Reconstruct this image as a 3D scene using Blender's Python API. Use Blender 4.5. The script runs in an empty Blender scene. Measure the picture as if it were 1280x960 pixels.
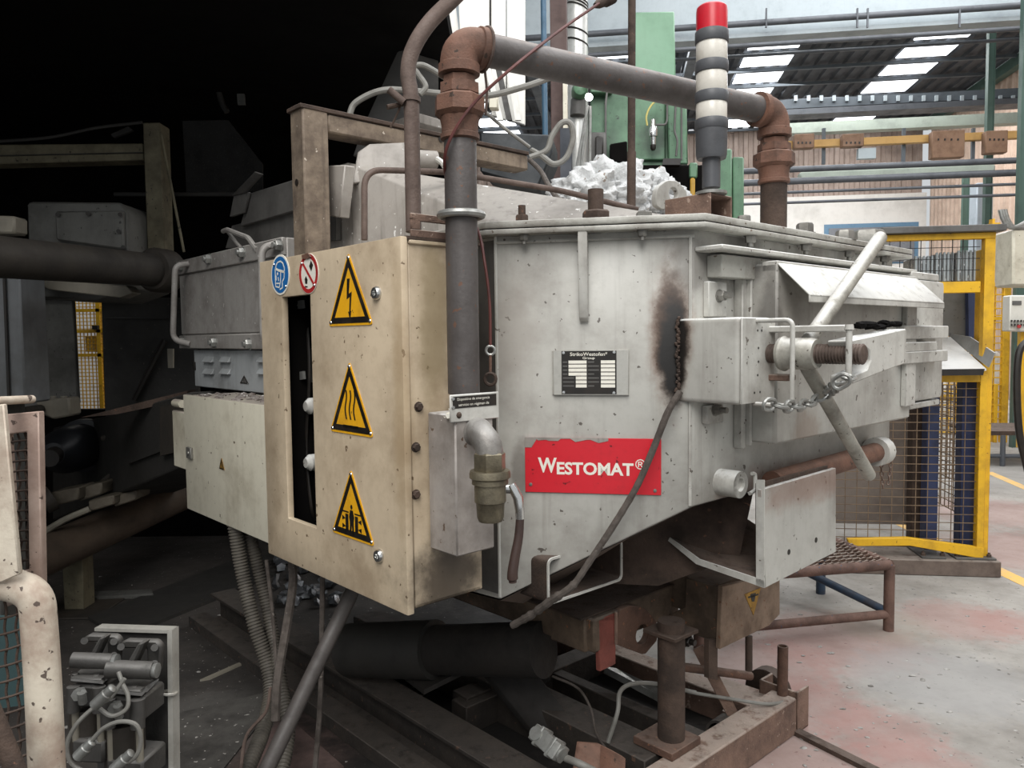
import bpy, bmesh, math, random
from mathutils import Vector, Matrix
random.seed(7)
SC = bpy.context.scene
COL = SC.collection
V3 = Vector
ZU = V3((0, 0, 1))

# ------------------------------------------------------------------ camera
FPX = 960.0                      # focal length in pixels of the 1280x960 frame
CAM = V3((0, 0, 1.6))
PITCH, ROLL = math.radians(3.4), 0.0115
FWD = V3((0, math.cos(PITCH), -math.sin(PITCH)))
_r0 = V3((1, 0, 0)); _u0 = _r0.cross(FWD)
RGT = _r0 * math.cos(ROLL) - _u0 * math.sin(ROLL)
UPV = _r0 * math.sin(ROLL) + _u0 * math.cos(ROLL)
cd = bpy.data.cameras.new('camera'); cam = bpy.data.objects.new('camera', cd); COL.objects.link(cam)
cd.sensor_width = 36.0; cd.lens = 36.0 * FPX / 1280.0; cd.clip_start = 0.05; cd.clip_end = 200
m = Matrix((RGT, UPV, -FWD)).transposed().to_4x4(); m.translation = CAM
cam.matrix_world = m
SC.camera = cam
SC.view_settings.view_transform = 'Standard'; SC.view_settings.look = 'None'
SC.view_settings.gamma = 1.0; SC.view_settings.use_curve_mapping = False
SC.view_settings.exposure = 0.1

# ------------------------------------------------------------------ light
w = bpy.data.worlds.new('overcast'); SC.world = w; w.use_nodes = True
bg = w.node_tree.nodes['Background']
bg.inputs[0].default_value = (0.93, 0.97, 1.0, 1); bg.inputs[1].default_value = 0.60
def area(name, loc, target, sx, sy, power, color=(1, 1, 1)):
    ld = bpy.data.lights.new(name, 'AREA'); ld.shape = 'RECTANGLE'; ld.size = sx; ld.size_y = sy
    ld.energy = power; ld.color = color
    o = bpy.data.objects.new(name, ld); COL.objects.link(o); o.location = loc
    d = V3(target) - V3(loc); o.rotation_euler = d.to_track_quat('-Z', 'Y').to_euler()
    return o
area('skylight_over_aisle', (3.6, 2.2, 7.8), (2.6, 3.4, 0), 3.0, 9.0, 390, (0.97, 0.985, 1.0))
area('skylight_far_hall', (6.2, 17.5, 7.7), (5.6, 18.5, 0), 9.0, 7.0, 1450, (0.98, 0.99, 1.0))
area('skylight_mid_hall', (5.5, 9.0, 7.8), (4.5, 10.5, 0), 6.0, 6.0, 450, (0.98, 0.99, 1.0))
area('fill_light_behind', (-0.6, -3.2, 7.8), (-0.6, 2.4, 0.8), 4.0, 7.0, 760, (1.0, 0.985, 0.96))  # unseen area light added behind the camera to brighten the fronts

# ------------------------------------------------------------------ pixel helpers (1280x960 frame)
def ray(px, py): return FWD + RGT * ((px - 640) / FPX) - UPV * ((py - 480) / FPX)
def at(px, py, d): return CAM + ray(px, py) * d
def onz(px, py, z):
    r = ray(px, py); return CAM + r * ((z - CAM.z) / r.z)
def floor(px, py): return onz(px, py, 0.0)

class Frame:
    """a vertical (or free) plane: s along a, z along b, h along the outward normal"""
    def __init__(self, o, a, n, b=ZU):
        self.o, self.a, self.n, self.b = V3(o), V3(a).normalized(), V3(n).normalized(), V3(b).normalized()
    def P(self, s, z, h=0.0): return self.o + self.a * s + self.b * z + self.n * h
    def uv(self, px, py, h=0.0):
        r = ray(px, py); o = self.o + self.n * h
        p = CAM + r * ((o - CAM).dot(self.n) / r.dot(self.n)) - self.o
        return p.dot(self.a), p.dot(self.b)
    def X(self, px, py, h=0.0, dh=0.0):
        s, z = self.uv(px, py, h); return self.P(s, z, h + dh)
    def solve_h(self, s, z, px):
        lo, hi = -1.0, 1.5
        def f(h):
            d = self.P(s, z, h) - CAM; return 640 + FPX * d.dot(RGT) / d.dot(FWD) - px
        a = f(lo)
        for _ in range(60):
            mid = (lo + hi) / 2
            if (f(mid) > 0) == (a > 0): lo = mid
            else: hi = mid
        return lo
    def shift(self, s=0, z=0, h=0): return Frame(self.P(s, z, h), self.a, self.n, self.b)

A0 = math.radians(42.3)
U = V3((-math.sin(A0), math.cos(A0), 0)); V = V3((math.cos(A0), math.sin(A0), 0))

# ------------------------------------------------------------------ geometry
class G:
    def __init__(self, v=None, f=None): self.v = v or []; self.f = f or []
    def __add__(self, o):
        n = len(self.v); return G(self.v + o.v, self.f + [tuple(i + n for i in q) for q in o.f])
def join(gs):
    r = G()
    for g in gs:
        n = len(r.v); r.v.extend(g.v); r.f.extend(tuple(i + n for i in q) for q in g.f)
    return r
BOXF = [(0, 3, 2, 1), (4, 5, 6, 7), (0, 1, 5, 4), (1, 2, 6, 5), (2, 3, 7, 6), (3, 0, 4, 7)]
def hexa(p): return G([V3(q) for q in p], list(BOXF))
def box(F, s0, s1, z0, z1, h0, h1):
    P = F.P
    return hexa([P(s0, z0, h0), P(s1, z0, h0), P(s1, z1, h0), P(s0, z1, h0), P(s0, z0, h1), P(s1, z0, h1), P(s1, z1, h1), P(s0, z1, h1)])
WF = Frame((0, 0, 0), (1, 0, 0), (0, -1, 0))
def wbox(x0, x1, y0, y1, z0, z1): return box(WF, x0, x1, z0, z1, -y1, -y0)
def prism(pts, vec):
    pts = [V3(p) for p in pts]; n = len(pts); vec = V3(vec)
    return G(pts + [p + vec for p in pts], [tuple(range(n))[::-1], tuple(range(n, 2 * n))] + [(i, (i + 1) % n, n + (i + 1) % n, n + i) for i in range(n)])
def ppoly(F, pix, h0, h1):          # polygon given by its seen corners on the plane at height h1
    sz = [F.uv(x, y, h1) for x, y in pix]
    return prism([F.P(s, z, h0) for s, z in sz], F.n * (h1 - h0))
def spoly(F, sz, h0, h1): return prism([F.P(s, z, h0) for s, z in sz], F.n * (h1 - h0))
def ringplate(outer, inner, vec):   # same count of outer and inner points
    n = len(outer); vec = V3(vec); o = [V3(p) for p in outer]; i = [V3(p) for p in inner]
    v = o + i + [p + vec for p in o] + [p + vec for p in i]; f = []
    for k in range(n):
        j = (k + 1) % n
        f += [(k, n + k, n + j, j), (2 * n + k, 2 * n + j, 3 * n + j, 3 * n + k), (k, j, 2 * n + j, 2 * n + k), (n + k, 3 * n + k, 3 * n + j, n + j)]
    return G(v, f)
def basis(ax):
    ax = V3(ax).normalized(); t = V3((0, 0, 1)) if abs(ax.z) < .9 else V3((1, 0, 0))
    u = ax.cross(t).normalized(); return u, ax.cross(u)
def lathe(o, ax, prof, seg=20, rot=0.0):    # prof: (height along axis, radius)
    o = V3(o); ax = V3(ax).normalized(); u, w_ = basis(ax); v = []; f = []
    for h, r in prof:
        for k in range(seg):
            t = 2 * math.pi * k / seg + rot
            v.append(o + ax * h + (u * math.cos(t) + w_ * math.sin(t)) * r)
    for i in range(len(prof) - 1):
        for k in range(seg):
            j = (k + 1) % seg; f.append((i * seg + k, i * seg + j, (i + 1) * seg + j, (i + 1) * seg + k))
    f.append(tuple(range(seg))[::-1]); f.append(tuple((len(prof) - 1) * seg + k for k in range(seg)))
    return G(v, f)
def cyl(a, b, r, seg=16, r2=None):
    a, b = V3(a), V3(b); return lathe(a, b - a, [(0, r), ((b - a).length, r if r2 is None else r2)], seg)
def pipe_hollow(a, b, r, ri, seg=18):
    a, b = V3(a), V3(b); L = (b - a).length
    g = lathe(a, b - a, [(L * .3, 0.0005), (L * .3, ri), (L, ri), (L, r), (0, r), (0, .0005)], seg); return g
def torus(o, ax, R, r, seg=24, sub=8, arc=1.0):
    u, w_ = basis(ax); ax = V3(ax).normalized(); pts = [V3(o) + (u * math.cos(t) + w_ * math.sin(t)) * R for t in [2 * math.pi * arc * k / seg for k in range(seg + (arc < 1))]]
    return sweep(pts, r, sub, closed=arc >= 1)
def spline(p, n=6):
    p = [V3(q) for q in p]
    if len(p) < 3: return p
    out = []
    for i in range(len(p) - 1):
        p0 = p[i - 1] if i else p[0] * 2 - p[1]; p1, p2 = p[i], p[i + 1]; p3 = p[i + 2] if i + 2 < len(p) else p2 * 2 - p1
        for k in range(n):
            t = k / n
            out.append(.5 * ((2 * p1) + (p2 - p0) * t + (2 * p0 - 5 * p1 + 4 * p2 - p3) * t * t + (3 * p1 - p0 - 3 * p2 + p3) * t ** 3))
    return out + [p[-1]]
def sweep(pts, r, seg=8, closed=False, rf=None):
    pts = [V3(p) for p in pts]; n = len(pts); v = []; f = []
    tan = []
    for i in range(n):
        a = pts[(i - 1) % n] if closed or i else pts[0]; b = pts[(i + 1) % n] if closed or i < n - 1 else pts[-1]
        tan.append((b - a).normalized() if (b - a).length > 1e-9 else V3((0, 0, 1)))
    u, _ = basis(tan[0])
    for i in range(n):
        u = (u - tan[i] * u.dot(tan[i])); u = u.normalized() if u.length > 1e-6 else basis(tan[i])[0]
        w_ = tan[i].cross(u); R = rf(i / max(1, n - 1)) if rf else r
        for k in range(seg):
            t = 2 * math.pi * k / seg; v.append(pts[i] + (u * math.cos(t) + w_ * math.sin(t)) * R)
    for i in range(n if closed else n - 1):
        a, b = i * seg, ((i + 1) % n) * seg
        for k in range(seg):
            j = (k + 1) % seg; f.append((a + k, a + j, b + j, b + k))
    if not closed: f.append(tuple(range(seg))[::-1]); f.append(tuple((n - 1) * seg + k for k in range(seg)))
    return G(v, f)
def tube(p, r, seg=8, n=6): return sweep(spline(p, n), r, seg)
def bend(p, rad, n=6):              # polyline with rounded corners
    p = [V3(q) for q in p]; out = [p[0]]
    for i in range(1, len(p) - 1):
        a, b = (p[i - 1] - p[i]), (p[i + 1] - p[i]); d = min(rad, a.length * .49, b.length * .49)
        q0, q1 = p[i] + a.normalized() * d, p[i] + b.normalized() * d
        for k in range(n + 1):
            t = k / n; out.append(q0 * (1 - t) ** 2 + p[i] * 2 * t * (1 - t) + q1 * t * t)
    return out + [p[-1]]
def rod(p, r, rad=.03, seg=8, n=5): return sweep(bend(p, rad, n), r, seg)
def ribbed(p, r, pitch, seg=12):
    pts = spline(p, 10); L = sum((pts[i + 1] - pts[i]).length for i in range(len(pts) - 1)); n = int(L / pitch * 4)
    cum = [0]
    for i in range(len(pts) - 1): cum.append(cum[-1] + (pts[i + 1] - pts[i]).length)
    out = []; j = 0
    for k in range(n + 1):
        d = L * k / n
        while j < len(cum) - 2 and cum[j + 1] < d: j += 1
        t = (d - cum[j]) / max(1e-9, cum[j + 1] - cum[j]); out.append(pts[j].lerp(pts[j + 1], min(1, t)))
    g = sweep(out, r, seg); 
    for i in range(n + 1):
        if i % 4 in (0, 1): continue
        for k in range(seg):
            q = g.v[i * seg + k]; g.v[i * seg + k] = out[i] + (q - out[i]) * .84
    return g
def bolt(p, ax, r=.012, h=.01, stud=0.0):
    g = lathe(p, ax, [(0, r * 1.25), (.002, r * 1.25)], 12) + lathe(p, ax, [(.002, r), (.002 + h * .8, r), (.002 + h, r * .85)], 6)
    if stud: g = g + lathe(V3(p) + V3(ax).normalized() * h, ax, [(0, r * .55), (stud, r * .55)], 10)
    return g
def threaded(a, b, r, pitch, seg=14):
    a, b = V3(a), V3(b); L = (b - a).length; n = int(L / pitch); pr = []
    for i in range(n): pr += [(i * pitch, r * .86), (i * pitch + pitch * .35, r), (i * pitch + pitch * .6, r), (i * pitch + pitch * .95, r * .86)]
    return lathe(a, b - a, pr, seg)
def wiremesh(F, s0, s1, z0, z1, ps, pz, r=.002, h=0.0, jit=0.0):
    gs = []; s = s0
    while s <= s1 + 1e-6: gs.append(box(F, s - r, s + r, z0, z1, h - r, h + r)); s += ps
    z = z0
    while z <= z1 + 1e-6: gs.append(box(F, s0, s1, z - r, z + r, h + r * .6, h + r * 2.6)); z += pz
    return join(gs)
def corrugated(o, a, b, n, la, lb, pitch, depth):
    o, a, b, n = V3(o), V3(a), V3(b), V3(n); k = int(la / pitch); v = []; f = []
    xs = []
    for i in range(k): xs += [(i * pitch, 0), (i * pitch + pitch * .4, 0), (i * pitch + pitch * .5, depth), (i * pitch + pitch * .9, depth)]
    for x, d in xs: v += [o + a * x + n * d, o + a * x + b * lb + n * d]
    for i in range(len(xs) - 1): f.append((2 * i, 2 * i + 2, 2 * i + 3, 2 * i + 1))
    return G(v, f)
def blob(c, rx, ry, rz, sub=3, amp=.25, fr=2.0, seed=0, floorz=None):
    bm = bmesh.new(); bmesh.ops.create_icosphere(bm, subdivisions=sub, radius=1); rr = random.Random(seed)
    from mathutils import noise
    off = V3((rr.random() * 9, rr.random() * 9, rr.random() * 9)); v = []
    for q in bm.verts:
        k = 1 + amp * noise.noise(q.co * fr + off) + amp * .5 * noise.noise(q.co * fr * 3 + off)
        p = V3(c) + V3((q.co.x * rx, q.co.y * ry, q.co.z * rz)) * k
        if floorz is not None and p.z < floorz: p.z = floorz
        v.append(p)
    f = [tuple(x.index for x in q.verts) for q in bm.faces]; bm.free(); return G(v, f)
def textg(body, O, X, Y, N, w=None, h=None, depth=.0006, bold=0.0, align='L'):
    cu = bpy.data.curves.new('t', 'FONT'); cu.body = body; cu.offset = bold; cu.resolution_u = 3; cu.align_x = 'LEFT'
    ob = bpy.data.objects.new('t', cu); COL.objects.link(ob)
    bpy.context.view_layer.update()
    me = bpy.data.meshes.new_from_object(ob.evaluated_get(bpy.context.evaluated_depsgraph_get()))
    vs = [q.co.copy() for q in me.vertices]; fs = [tuple(p.vertices) for p in me.polygons]
    bpy.data.objects.remove(ob); bpy.data.meshes.remove(me); bpy.data.curves.remove(cu)
    x0, x1 = min(q.x for q in vs), max(q.x for q in vs); y0, y1 = min(q.y for q in vs), max(q.y for q in vs)
    sx = (w / (x1 - x0)) if w else None; sy = (h / (y1 - y0)) if h else None
    sx = sx or sy; sy = sy or sx
    return G([V3(O) + V3(X) * ((q.x - x0) * sx) + V3(Y) * ((q.y - y0) * sy) + V3(N) * depth for q in vs], fs)

# ------------------------------------------------------------------ objects
def mk(name, g, mat, loc, bev=0.0, seg=1, sharp=38):
    loc = V3(loc)
    me = bpy.data.meshes.new(name); me.from_pydata([tuple(q - loc) for q in g.v], [], g.f)
    bm = bmesh.new(); bm.from_mesh(me)
    bmesh.ops.recalc_face_normals(bm, faces=bm.faces)
    if bev:
        es = [e for e in bm.edges if len(e.link_faces) == 2 and e.calc_face_angle(0) > .5]
        bmesh.ops.bevel(bm, geom=es, offset=bev, segments=seg, affect='EDGES', profile=.6, clamp_overlap=True)
    bm.to_mesh(me); bm.free()
    for p in me.polygons: p.use_smooth = True
    me.set_sharp_from_angle(angle=math.radians(sharp))
    me.materials.append(mat)
    o = bpy.data.objects.new(name, me); COL.objects.link(o); return o
class Thing:
    def __init__(self, name, label, cat, loc, group=None):
        self.loc = V3(loc); o = bpy.data.objects.new(name, None); o.empty_display_size = .1; COL.objects.link(o)
        o.location = self.loc; o['label'] = label; o['category'] = cat
        if group: o['group'] = group
        self.o = o
    def part(self, name, g, mat, parent=None, label=None, bev=0.0, kind=None, seg=1):
        p = mk(name, g, mat, self.loc, bev, seg); p.parent = parent or self.o
        if label: p['label'] = label
        if kind: p['kind'] = kind
        return p
def solo(name, label, cat, g, mat, bev=0.0, group=None, kind=None, seg=1, sharp=38):
    xs = [q.x for q in g.v]; ys = [q.y for q in g.v]; loc = V3(((min(xs) + max(xs)) / 2, (min(ys) + max(ys)) / 2, min(q.z for q in g.v)))
    o = mk(name, g, mat, loc, bev, seg, sharp); o.location = loc; o['label'] = label; o['category'] = cat
    if group: o['group'] = group
    if kind: o['kind'] = kind
    return o
def struct(name, g, mat, bev=0.0, label=None, parent=None):
    o = mk(name, g, mat, (0, 0, 0), bev)
    if parent: o.parent = parent
    else: o['kind'] = 'structure'
    if label: o['label'] = label
    return o

# ------------------------------------------------------------------ materials
def lin(c):
    if isinstance(c, str):
        c = c.lstrip('#'); c = tuple(int(c[i:i + 2], 16) / 255 for i in (0, 2, 4))
    return tuple(x / 12.92 if x <= .04045 else ((x + .055) / 1.055) ** 2.4 for x in c[:3]) + (1.0,)
MATS = {}
def paint(name, col, dirt='#4a4038', da=.35, sc=3.0, streak=0.0, speck=None, sa=.1, rough=.6, metal=0.0, bump=.12, dust=0.0, dustc='#dcdcd8', stains_and_shade=(), spsc=45.0, fine=.18, spec=.5):
    if name in MATS: return MATS[name]
    mt = bpy.data.materials.new(name); mt.use_nodes = True; nt = mt.node_tree; N = nt.nodes; Lk = nt.links
    bs = N['Principled BSDF']; bs.inputs['Roughness'].default_value = rough; bs.inputs['Metallic'].default_value = metal
    bs.inputs['Specular IOR Level'].default_value = spec
    geo = N.new('ShaderNodeNewGeometry'); pos = geo.outputs['Position']
    def noise(scale, detail=6.0, rgh=.6, vec=pos):
        n = N.new('ShaderNodeTexNoise'); n.inputs['Scale'].default_value = scale; n.inputs['Detail'].default_value = detail
        n.inputs['Roughness'].default_value = rgh; Lk.new(vec, n.inputs['Vector']); return n.outputs['Fac']
    def rmp(val, a, b, to=1.0):
        r = N.new('ShaderNodeMapRange'); r.interpolation_type = 'SMOOTHSTEP'
        r.inputs['From Min'].default_value = a; r.inputs['From Max'].default_value = b; r.inputs['To Max'].default_value = to
        Lk.new(val, r.inputs['Value']); return r.outputs['Result']
    def mix(f, a, b):
        x = N.new('ShaderNodeMix'); x.data_type = 'RGBA'
        if isinstance(f, float): x.inputs['Factor'].default_value = f
        else: Lk.new(f, x.inputs['Factor'])
        for q, sck in ((a, x.inputs['A']), (b, x.inputs['B'])):
            if isinstance(q, tuple): sck.default_value = q
            else: Lk.new(q, sck)
        return x.outputs['Result']
    base = lin(col); dc = lin(dirt)
    n1 = noise(sc, 8, .65)
    c = mix(rmp(n1, .62 - da * .6, .80 - da * .2, min(1.0, .35 + da)), base, dc)
    if fine: 
        c = mix(rmp(noise(sc * 9, 5, .7), .45, .75, fine), c, dc)
    if streak:
        mp = N.new('ShaderNodeMapping'); mp.inputs['Scale'].default_value = (1, 1, .07); Lk.new(pos, mp.inputs['Vector'])
        c = mix(rmp(noise(26, 4, .6, mp.outputs['Vector']), .5, .78, streak), c, dc)
    if speck:
        c = mix(rmp(noise(spsc, 3, .5), .72 - sa, .74 - sa * .9, .9), c, lin(speck))
    for (ctr, rx, rz, sc_col, amt, soft) in stains_and_shade:
        vm = N.new('ShaderNodeVectorMath'); vm.operation = 'SUBTRACT'; Lk.new(pos, vm.inputs[0]); vm.inputs[1].default_value = ctr
        v2 = N.new('ShaderNodeVectorMath'); v2.operation = 'MULTIPLY'; Lk.new(vm.outputs[0], v2.inputs[0]); v2.inputs[1].default_value = (1 / rx, 1 / rx, 1 / rz)
        ln = N.new('ShaderNodeVectorMath'); ln.operation = 'LENGTH'; Lk.new(v2.outputs[0], ln.inputs[0])
        ad = N.new('ShaderNodeMath'); ad.operation = 'MULTIPLY_ADD'; Lk.new(noise(14, 6, .65), ad.inputs[0]); ad.inputs[1].default_value = .9; Lk.new(ln.outputs['Value'], ad.inputs[2])
        r = N.new('ShaderNodeMapRange'); r.interpolation_type = 'SMOOTHSTEP'; r.inputs['From Min'].default_value = 1.45; r.inputs['From Max'].default_value = 1.45 - soft
        r.inputs['To Max'].default_value = amt; Lk.new(ad.outputs[0], r.inputs['Value'])
        c = mix(r.outputs['Result'], c, lin(sc_col))
    if dust:
        sp = N.new('ShaderNodeSeparateXYZ'); Lk.new(geo.outputs['Normal'], sp.inputs[0])
        ml = N.new('ShaderNodeMath'); ml.operation = 'MULTIPLY'; Lk.new(rmp(sp.outputs['Z'], .35, .8, dust), ml.inputs[0]); Lk.new(rmp(noise(22, 5), .28, .5), ml.inputs[1])
        c = mix(ml.outputs[0], c, lin(dustc))
    Lk.new(c, bs.inputs['Base Color'])
    rr = N.new('ShaderNodeMapRange'); Lk.new(n1, rr.inputs['Value']); rr.inputs['From Min'].default_value = .3; rr.inputs['From Max'].default_value = .7
    rr.inputs['To Min'].default_value = max(.05, rough - .12); rr.inputs['To Max'].default_value = min(1, rough + .15); Lk.new(rr.outputs[0], bs.inputs['Roughness'])
    if bump:
        b = N.new('ShaderNodeBump'); b.inputs['Strength'].default_value = bump; b.inputs['Distance'].default_value = .01
        Lk.new(noise(sc * 14, 5, .6), b.inputs['Height']); Lk.new(b.outputs[0], bs.inputs['Normal'])
    MATS[name] = mt; return mt
def glow(name, col, s):
    mt = bpy.data.materials.new(name); mt.use_nodes = True; b = mt.node_tree.nodes['Principled BSDF']
    b.inputs['Base Color'].default_value = lin(col); b.inputs['Emission Color'].default_value = lin(col); b.inputs['Emission Strength'].default_value = s; return mt
# ------------------------------------------------------------------ shared frames
E0 = at(505, 530, 2.0); E0.z = 0
cab = Frame(E0, U, -V)                 # control cabinet door plane
csd = Frame(E0, V, -U)                 # control cabinet side plane
K0 = at(868, 460, 2.2); K0.z = 0
AQ = math.radians(79.4)
Q = V3((-math.sin(AQ), math.cos(AQ), 0)); NQ = V3((-math.cos(AQ), -math.sin(AQ), 0))
cham = Frame(K0, Q, NQ)                # furnace front face
rs = Frame(K0, V, -U)                  # furnace side face with the charging door
HA = math.radians(8)
HD = V3((math.sin(HA), math.cos(HA), 0)); HX = V3((math.cos(HA), -math.sin(HA), 0))
def H(l, d, z): return HX * l + HD * d + ZU * z
hall = Frame((0, 0, 0), HX, -HD)       # s = lateral, h = -depth

# ------------------------------------------------------------------ materials
burn = cham.X(838, 440)
M_fur = paint('furnace_paint', '#b0aea7', '#77716a', .40, 2.6, .35, '#4b433c', .035, .5, 0, .06, .75, '#e6e6e3',
              stains_and_shade=[(tuple(cham.X(838, 420)), .085, .27, '#6b4a33', .8, .7), (tuple(cham.X(838, 412)), .06, .2, '#3d291b', .85, .5), (tuple(cham.X(842, 436)), .055, .19, '#120e0b', 1.0, .45),
                      (tuple(cham.X(650, 590)), .035, .13, '#5a534c', .6, .6), (tuple(rs.X(980, 600)), .5, .09, '#7a4f3a', .55, .7),
                      (tuple(cham.X(870, 330)), .10, .12, '#55504b', .55, .6), (tuple(rs.X(925, 318)), .16, .12, '#4a4642', .7, .6), (tuple(rs.X(962, 400, .1)), .05, .16, '#4a4642', .6, .6), (tuple(rs.X(1000, 540, .1)), .12, .10, '#7a6250', .5, .6), (tuple(cham.X(640, 420)), .12, .25, '#8d857d', .5, .7)])
M_furw = paint('furnace_white', '#bbb9b2', '#77716a', .38, 4.0, .4, '#4f463e', .045, .5, 0, .1, .75, '#dcdcd9')
M_flange = paint('flange_steel', '#a9a79f', '#6b645c', .42, 6, .2, '#5a4a3c', .06, .6, 0, .25, .8, '#dedbd6')
M_lid = paint('lid_paint', '#a09a93', '#625c56', .40, 3, .75, '#e4e2de', .03, .55, 0, .08)
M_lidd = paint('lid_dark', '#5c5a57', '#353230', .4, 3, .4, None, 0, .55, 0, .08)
M_cab = paint('cabinet_beige', '#c9b79d', '#8e7a62', .38, 3.4, .12, '#5a4632', .03, .45, 0, .04, .35, '#cfc3ab',
              stains_and_shade=[(tuple(csd.X(565, 722)), .20, .16, '#2c2219', .9, .7), (tuple(csd.X(585, 520)), .09, .25, '#4d4032', .6, .7),
                      (tuple(csd.X(545, 400)), .07, .3, '#8b7b5c', .6, .6), (tuple(cab.X(415, 300)), .09, .03, '#5a4334', .8, .5),
                      (tuple(cab.X(500, 500)), .05, .5, '#9c8462', .5, .8)])
M_cabs = paint('cabinet_cream', '#c8c2b0', '#857a66', .28, 3.0, .15, '#4a3826', .02, .45, 0, .04, .9, '#9a9087')
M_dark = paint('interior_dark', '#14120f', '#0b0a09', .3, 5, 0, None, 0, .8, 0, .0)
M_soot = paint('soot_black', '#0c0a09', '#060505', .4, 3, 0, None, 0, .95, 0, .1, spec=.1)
M_rust = paint('rust', '#604639', '#3a2c25', .45, 9, .15, '#7d5640', .05, .85, 0, .4, .25, '#8f8177')
M_rustl = paint('rust_light', '#7c6355', '#4c3c35', .48, 9, .2, '#9a8678', .06, .85, 0, .4, .55, '#b3a79c')
M_rustb = paint('rust_brown', '#4a3a30', '#241d19', .45, 8, .2, '#614537', .03, .85, 0, .35, .3, '#7d7068')
M_fit = paint('rusted_fitting', '#6f4d3d', '#45352d', .45, 12, .0, '#33271f', .06, .75, 0, .25, .25, '#8f7466')
M_pipe = paint('gas_pipe_steel', '#575250', '#3b3532', .40, 6, .2, '#66493a', .07, .5, .25, .12, .35, '#9b8f86')
M_steel = paint('bare_steel', '#8b8983', '#56524d', .4, 8, .1, None, 0, .42, .6, .1)
M_galv = paint('galvanised', '#9c9c98', '#6a6863', .4, 9, .1, None, 0, .4, .55, .08)
M_chrome = paint('chrome', '#d2d2d0', '#9a9a98', .2, 9, 0, None, 0, .18, .95, .0)
M_brass = paint('aged_brass', '#857c68', '#4a443a', .45, 14, .1, None, 0, .4, .6, .15)
M_yel = paint('sign_yellow', '#eaac1c', '#a8741a', .25, 12, 0, '#6a4a1c', .02, .45, 0, .02)
M_yelr = paint('sign_yellow_dirty', '#a3781f', '#5c4420', .45, 12, 0, '#3a2a18', .05, .6, 0, .05)
M_blk = paint('sign_black', '#17130f', '#2b221a', .3, 20, 0, None, 0, .5, 0, .0)
M_red = paint('sign_red', '#c71f2c', '#8a1c22', .16, 5, 0, '#5c1418', .02, .38, 0, .02)
M_sred = paint('round_sign_red', '#b02a2a', '#6a1c1a', .35, 10, 0, None, 0, .45, 0, .02)
M_wht = paint('sign_white', '#e4e0d4', '#b5ad9c', .25, 14, 0, None, 0, .45, 0, .0)
M_blu = paint('sign_blue', '#1f66a6', '#17456e', .25, 12, 0, None, 0, .4, 0, .0)
M_plate = paint('nameplate_alu', '#b3b1aa', '#8d8a83', .3, 10, 0, None, 0, .4, .3, .0)
M_handle = paint('brown_grip', '#3a2923', '#1f1613', .3, 14, 0, None, 0, .5, 0, .05)
M_rod = paint('screw_thread', '#6d5f57', '#3a302b', .45, 18, 0, None, 0, .5, .5, .1)
M_bar = paint('clamp_bar', '#a9a69c', '#5e5850', .42, 8, .2, '#4a423a', .06, .5, .2, .12, .5, '#e6e4e0')
M_box = paint('bracket_tube', '#857665', '#463a31', .5, 7, .8, '#b5aa9c', .01, .75, 0, .2, .5, '#9a8d84')
M_hose = paint('grey_hose', '#7b7973', '#5a5650', .35, 12, 0, None, 0, .55, 0, .03)
M_cable = paint('dirty_cable', '#5a524c', '#37302b', .45, 30, 0, '#7d766e', .03, .85, 0, .4)
M_redc = paint('red_cable', '#55241f', '#331614', .35, 20, 0, None, 0, .5, 0, .02)
M_conduit = paint('conduit_rusty', '#62524a', '#3b2f29', .42, 12, .2, None, 0, .75, 0, .25)

# ================================================================== THE FURNACE
def offp(pts, d):                     # offset of a convex counter-clockwise outline
    n = len(pts); out = []
    for i in range(n):
        a, b, c = pts[i - 1], pts[i], pts[(i + 1) % n]
        d1 = (b - a).normalized(); d2 = (c - b).normalized(); n1 = V3((d1.y, -d1.x, 0)); n2 = V3((d2.y, -d2.x, 0))
        k = n1 + n2; out.append(b + k * (d / (1 + n1.dot(n2))))
    return out
sL = cham.uv(622, 500)[0]
L0 = K0 + Q * sL; L0.z = 0
M0 = rs.P(rs.uv(1112, 540)[0], 0)
N0 = L0 + U * 1.75; O0 = M0 + U * 2.2
foot = [L0, K0, M0, O0, N0]
zft = cham.uv(765, 271, .055)[1]; zfm = cham.uv(765, 279.5, .055)[1]; zfb = cham.uv(765, 287.5, .055)[1]
zK = cham.uv(868, 632)[1]; zL = cham.uv(626, 750)[1]
fur = Thing('dosing_furnace', 'large grey-white dosing furnace with bolted flange lid and sloping underside', 'furnace', (K0 + O0) / 2)
bz = [zL, zK, zK, zK - .45, zL - .12]
inn = offp(foot, -.14)
bv = [p + ZU * zfb for p in foot] + [p + ZU * z for p, z in zip(foot, bz)] + [p + ZU * (z - .055) for p, z in zip(inn, bz)]
bf = [(0, 1, 2, 3, 4)]; uf = []
for k in range(5):
    j = (k + 1) % 5; bf += [(k, j, 5 + j, 5 + k)]; uf += [(5 + k, 5 + j, 10 + j, 10 + k)]
uf += [(10, 11, 12, 13, 14)]; bf += [(9, 8, 7, 6, 5)]
body = fur.part('body', G(bv[:10], bf), M_fur, bev=.004)
fur.part('underside', G([p - ZU * .002 for p in bv[5:]], [tuple(i - 5 for i in q) for q in uf]), paint('underside_brown', '#6a5c53', '#3a302a', .4, 4, .2, None, 0, .7, 0, .1), label='dark brown sloping underside of the furnace')  # underside in its own brown, darker than the body
fur.part('left_flank_shade', prism([L0 + ZU * (zL + .02) - V * .001, L0 + U * 1.7 + ZU * (zL - .05) - V * .001, L0 + U * 1.7 + ZU * (zfb - .01) - V * .001, L0 + ZU * (zfb - .01) - V * .001], -V * .004), M_lidd, label='thin dark plate painting shade onto the left flank of the furnace')  # dark plate laid on the left face, painting in the narrow gap's shade
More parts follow.
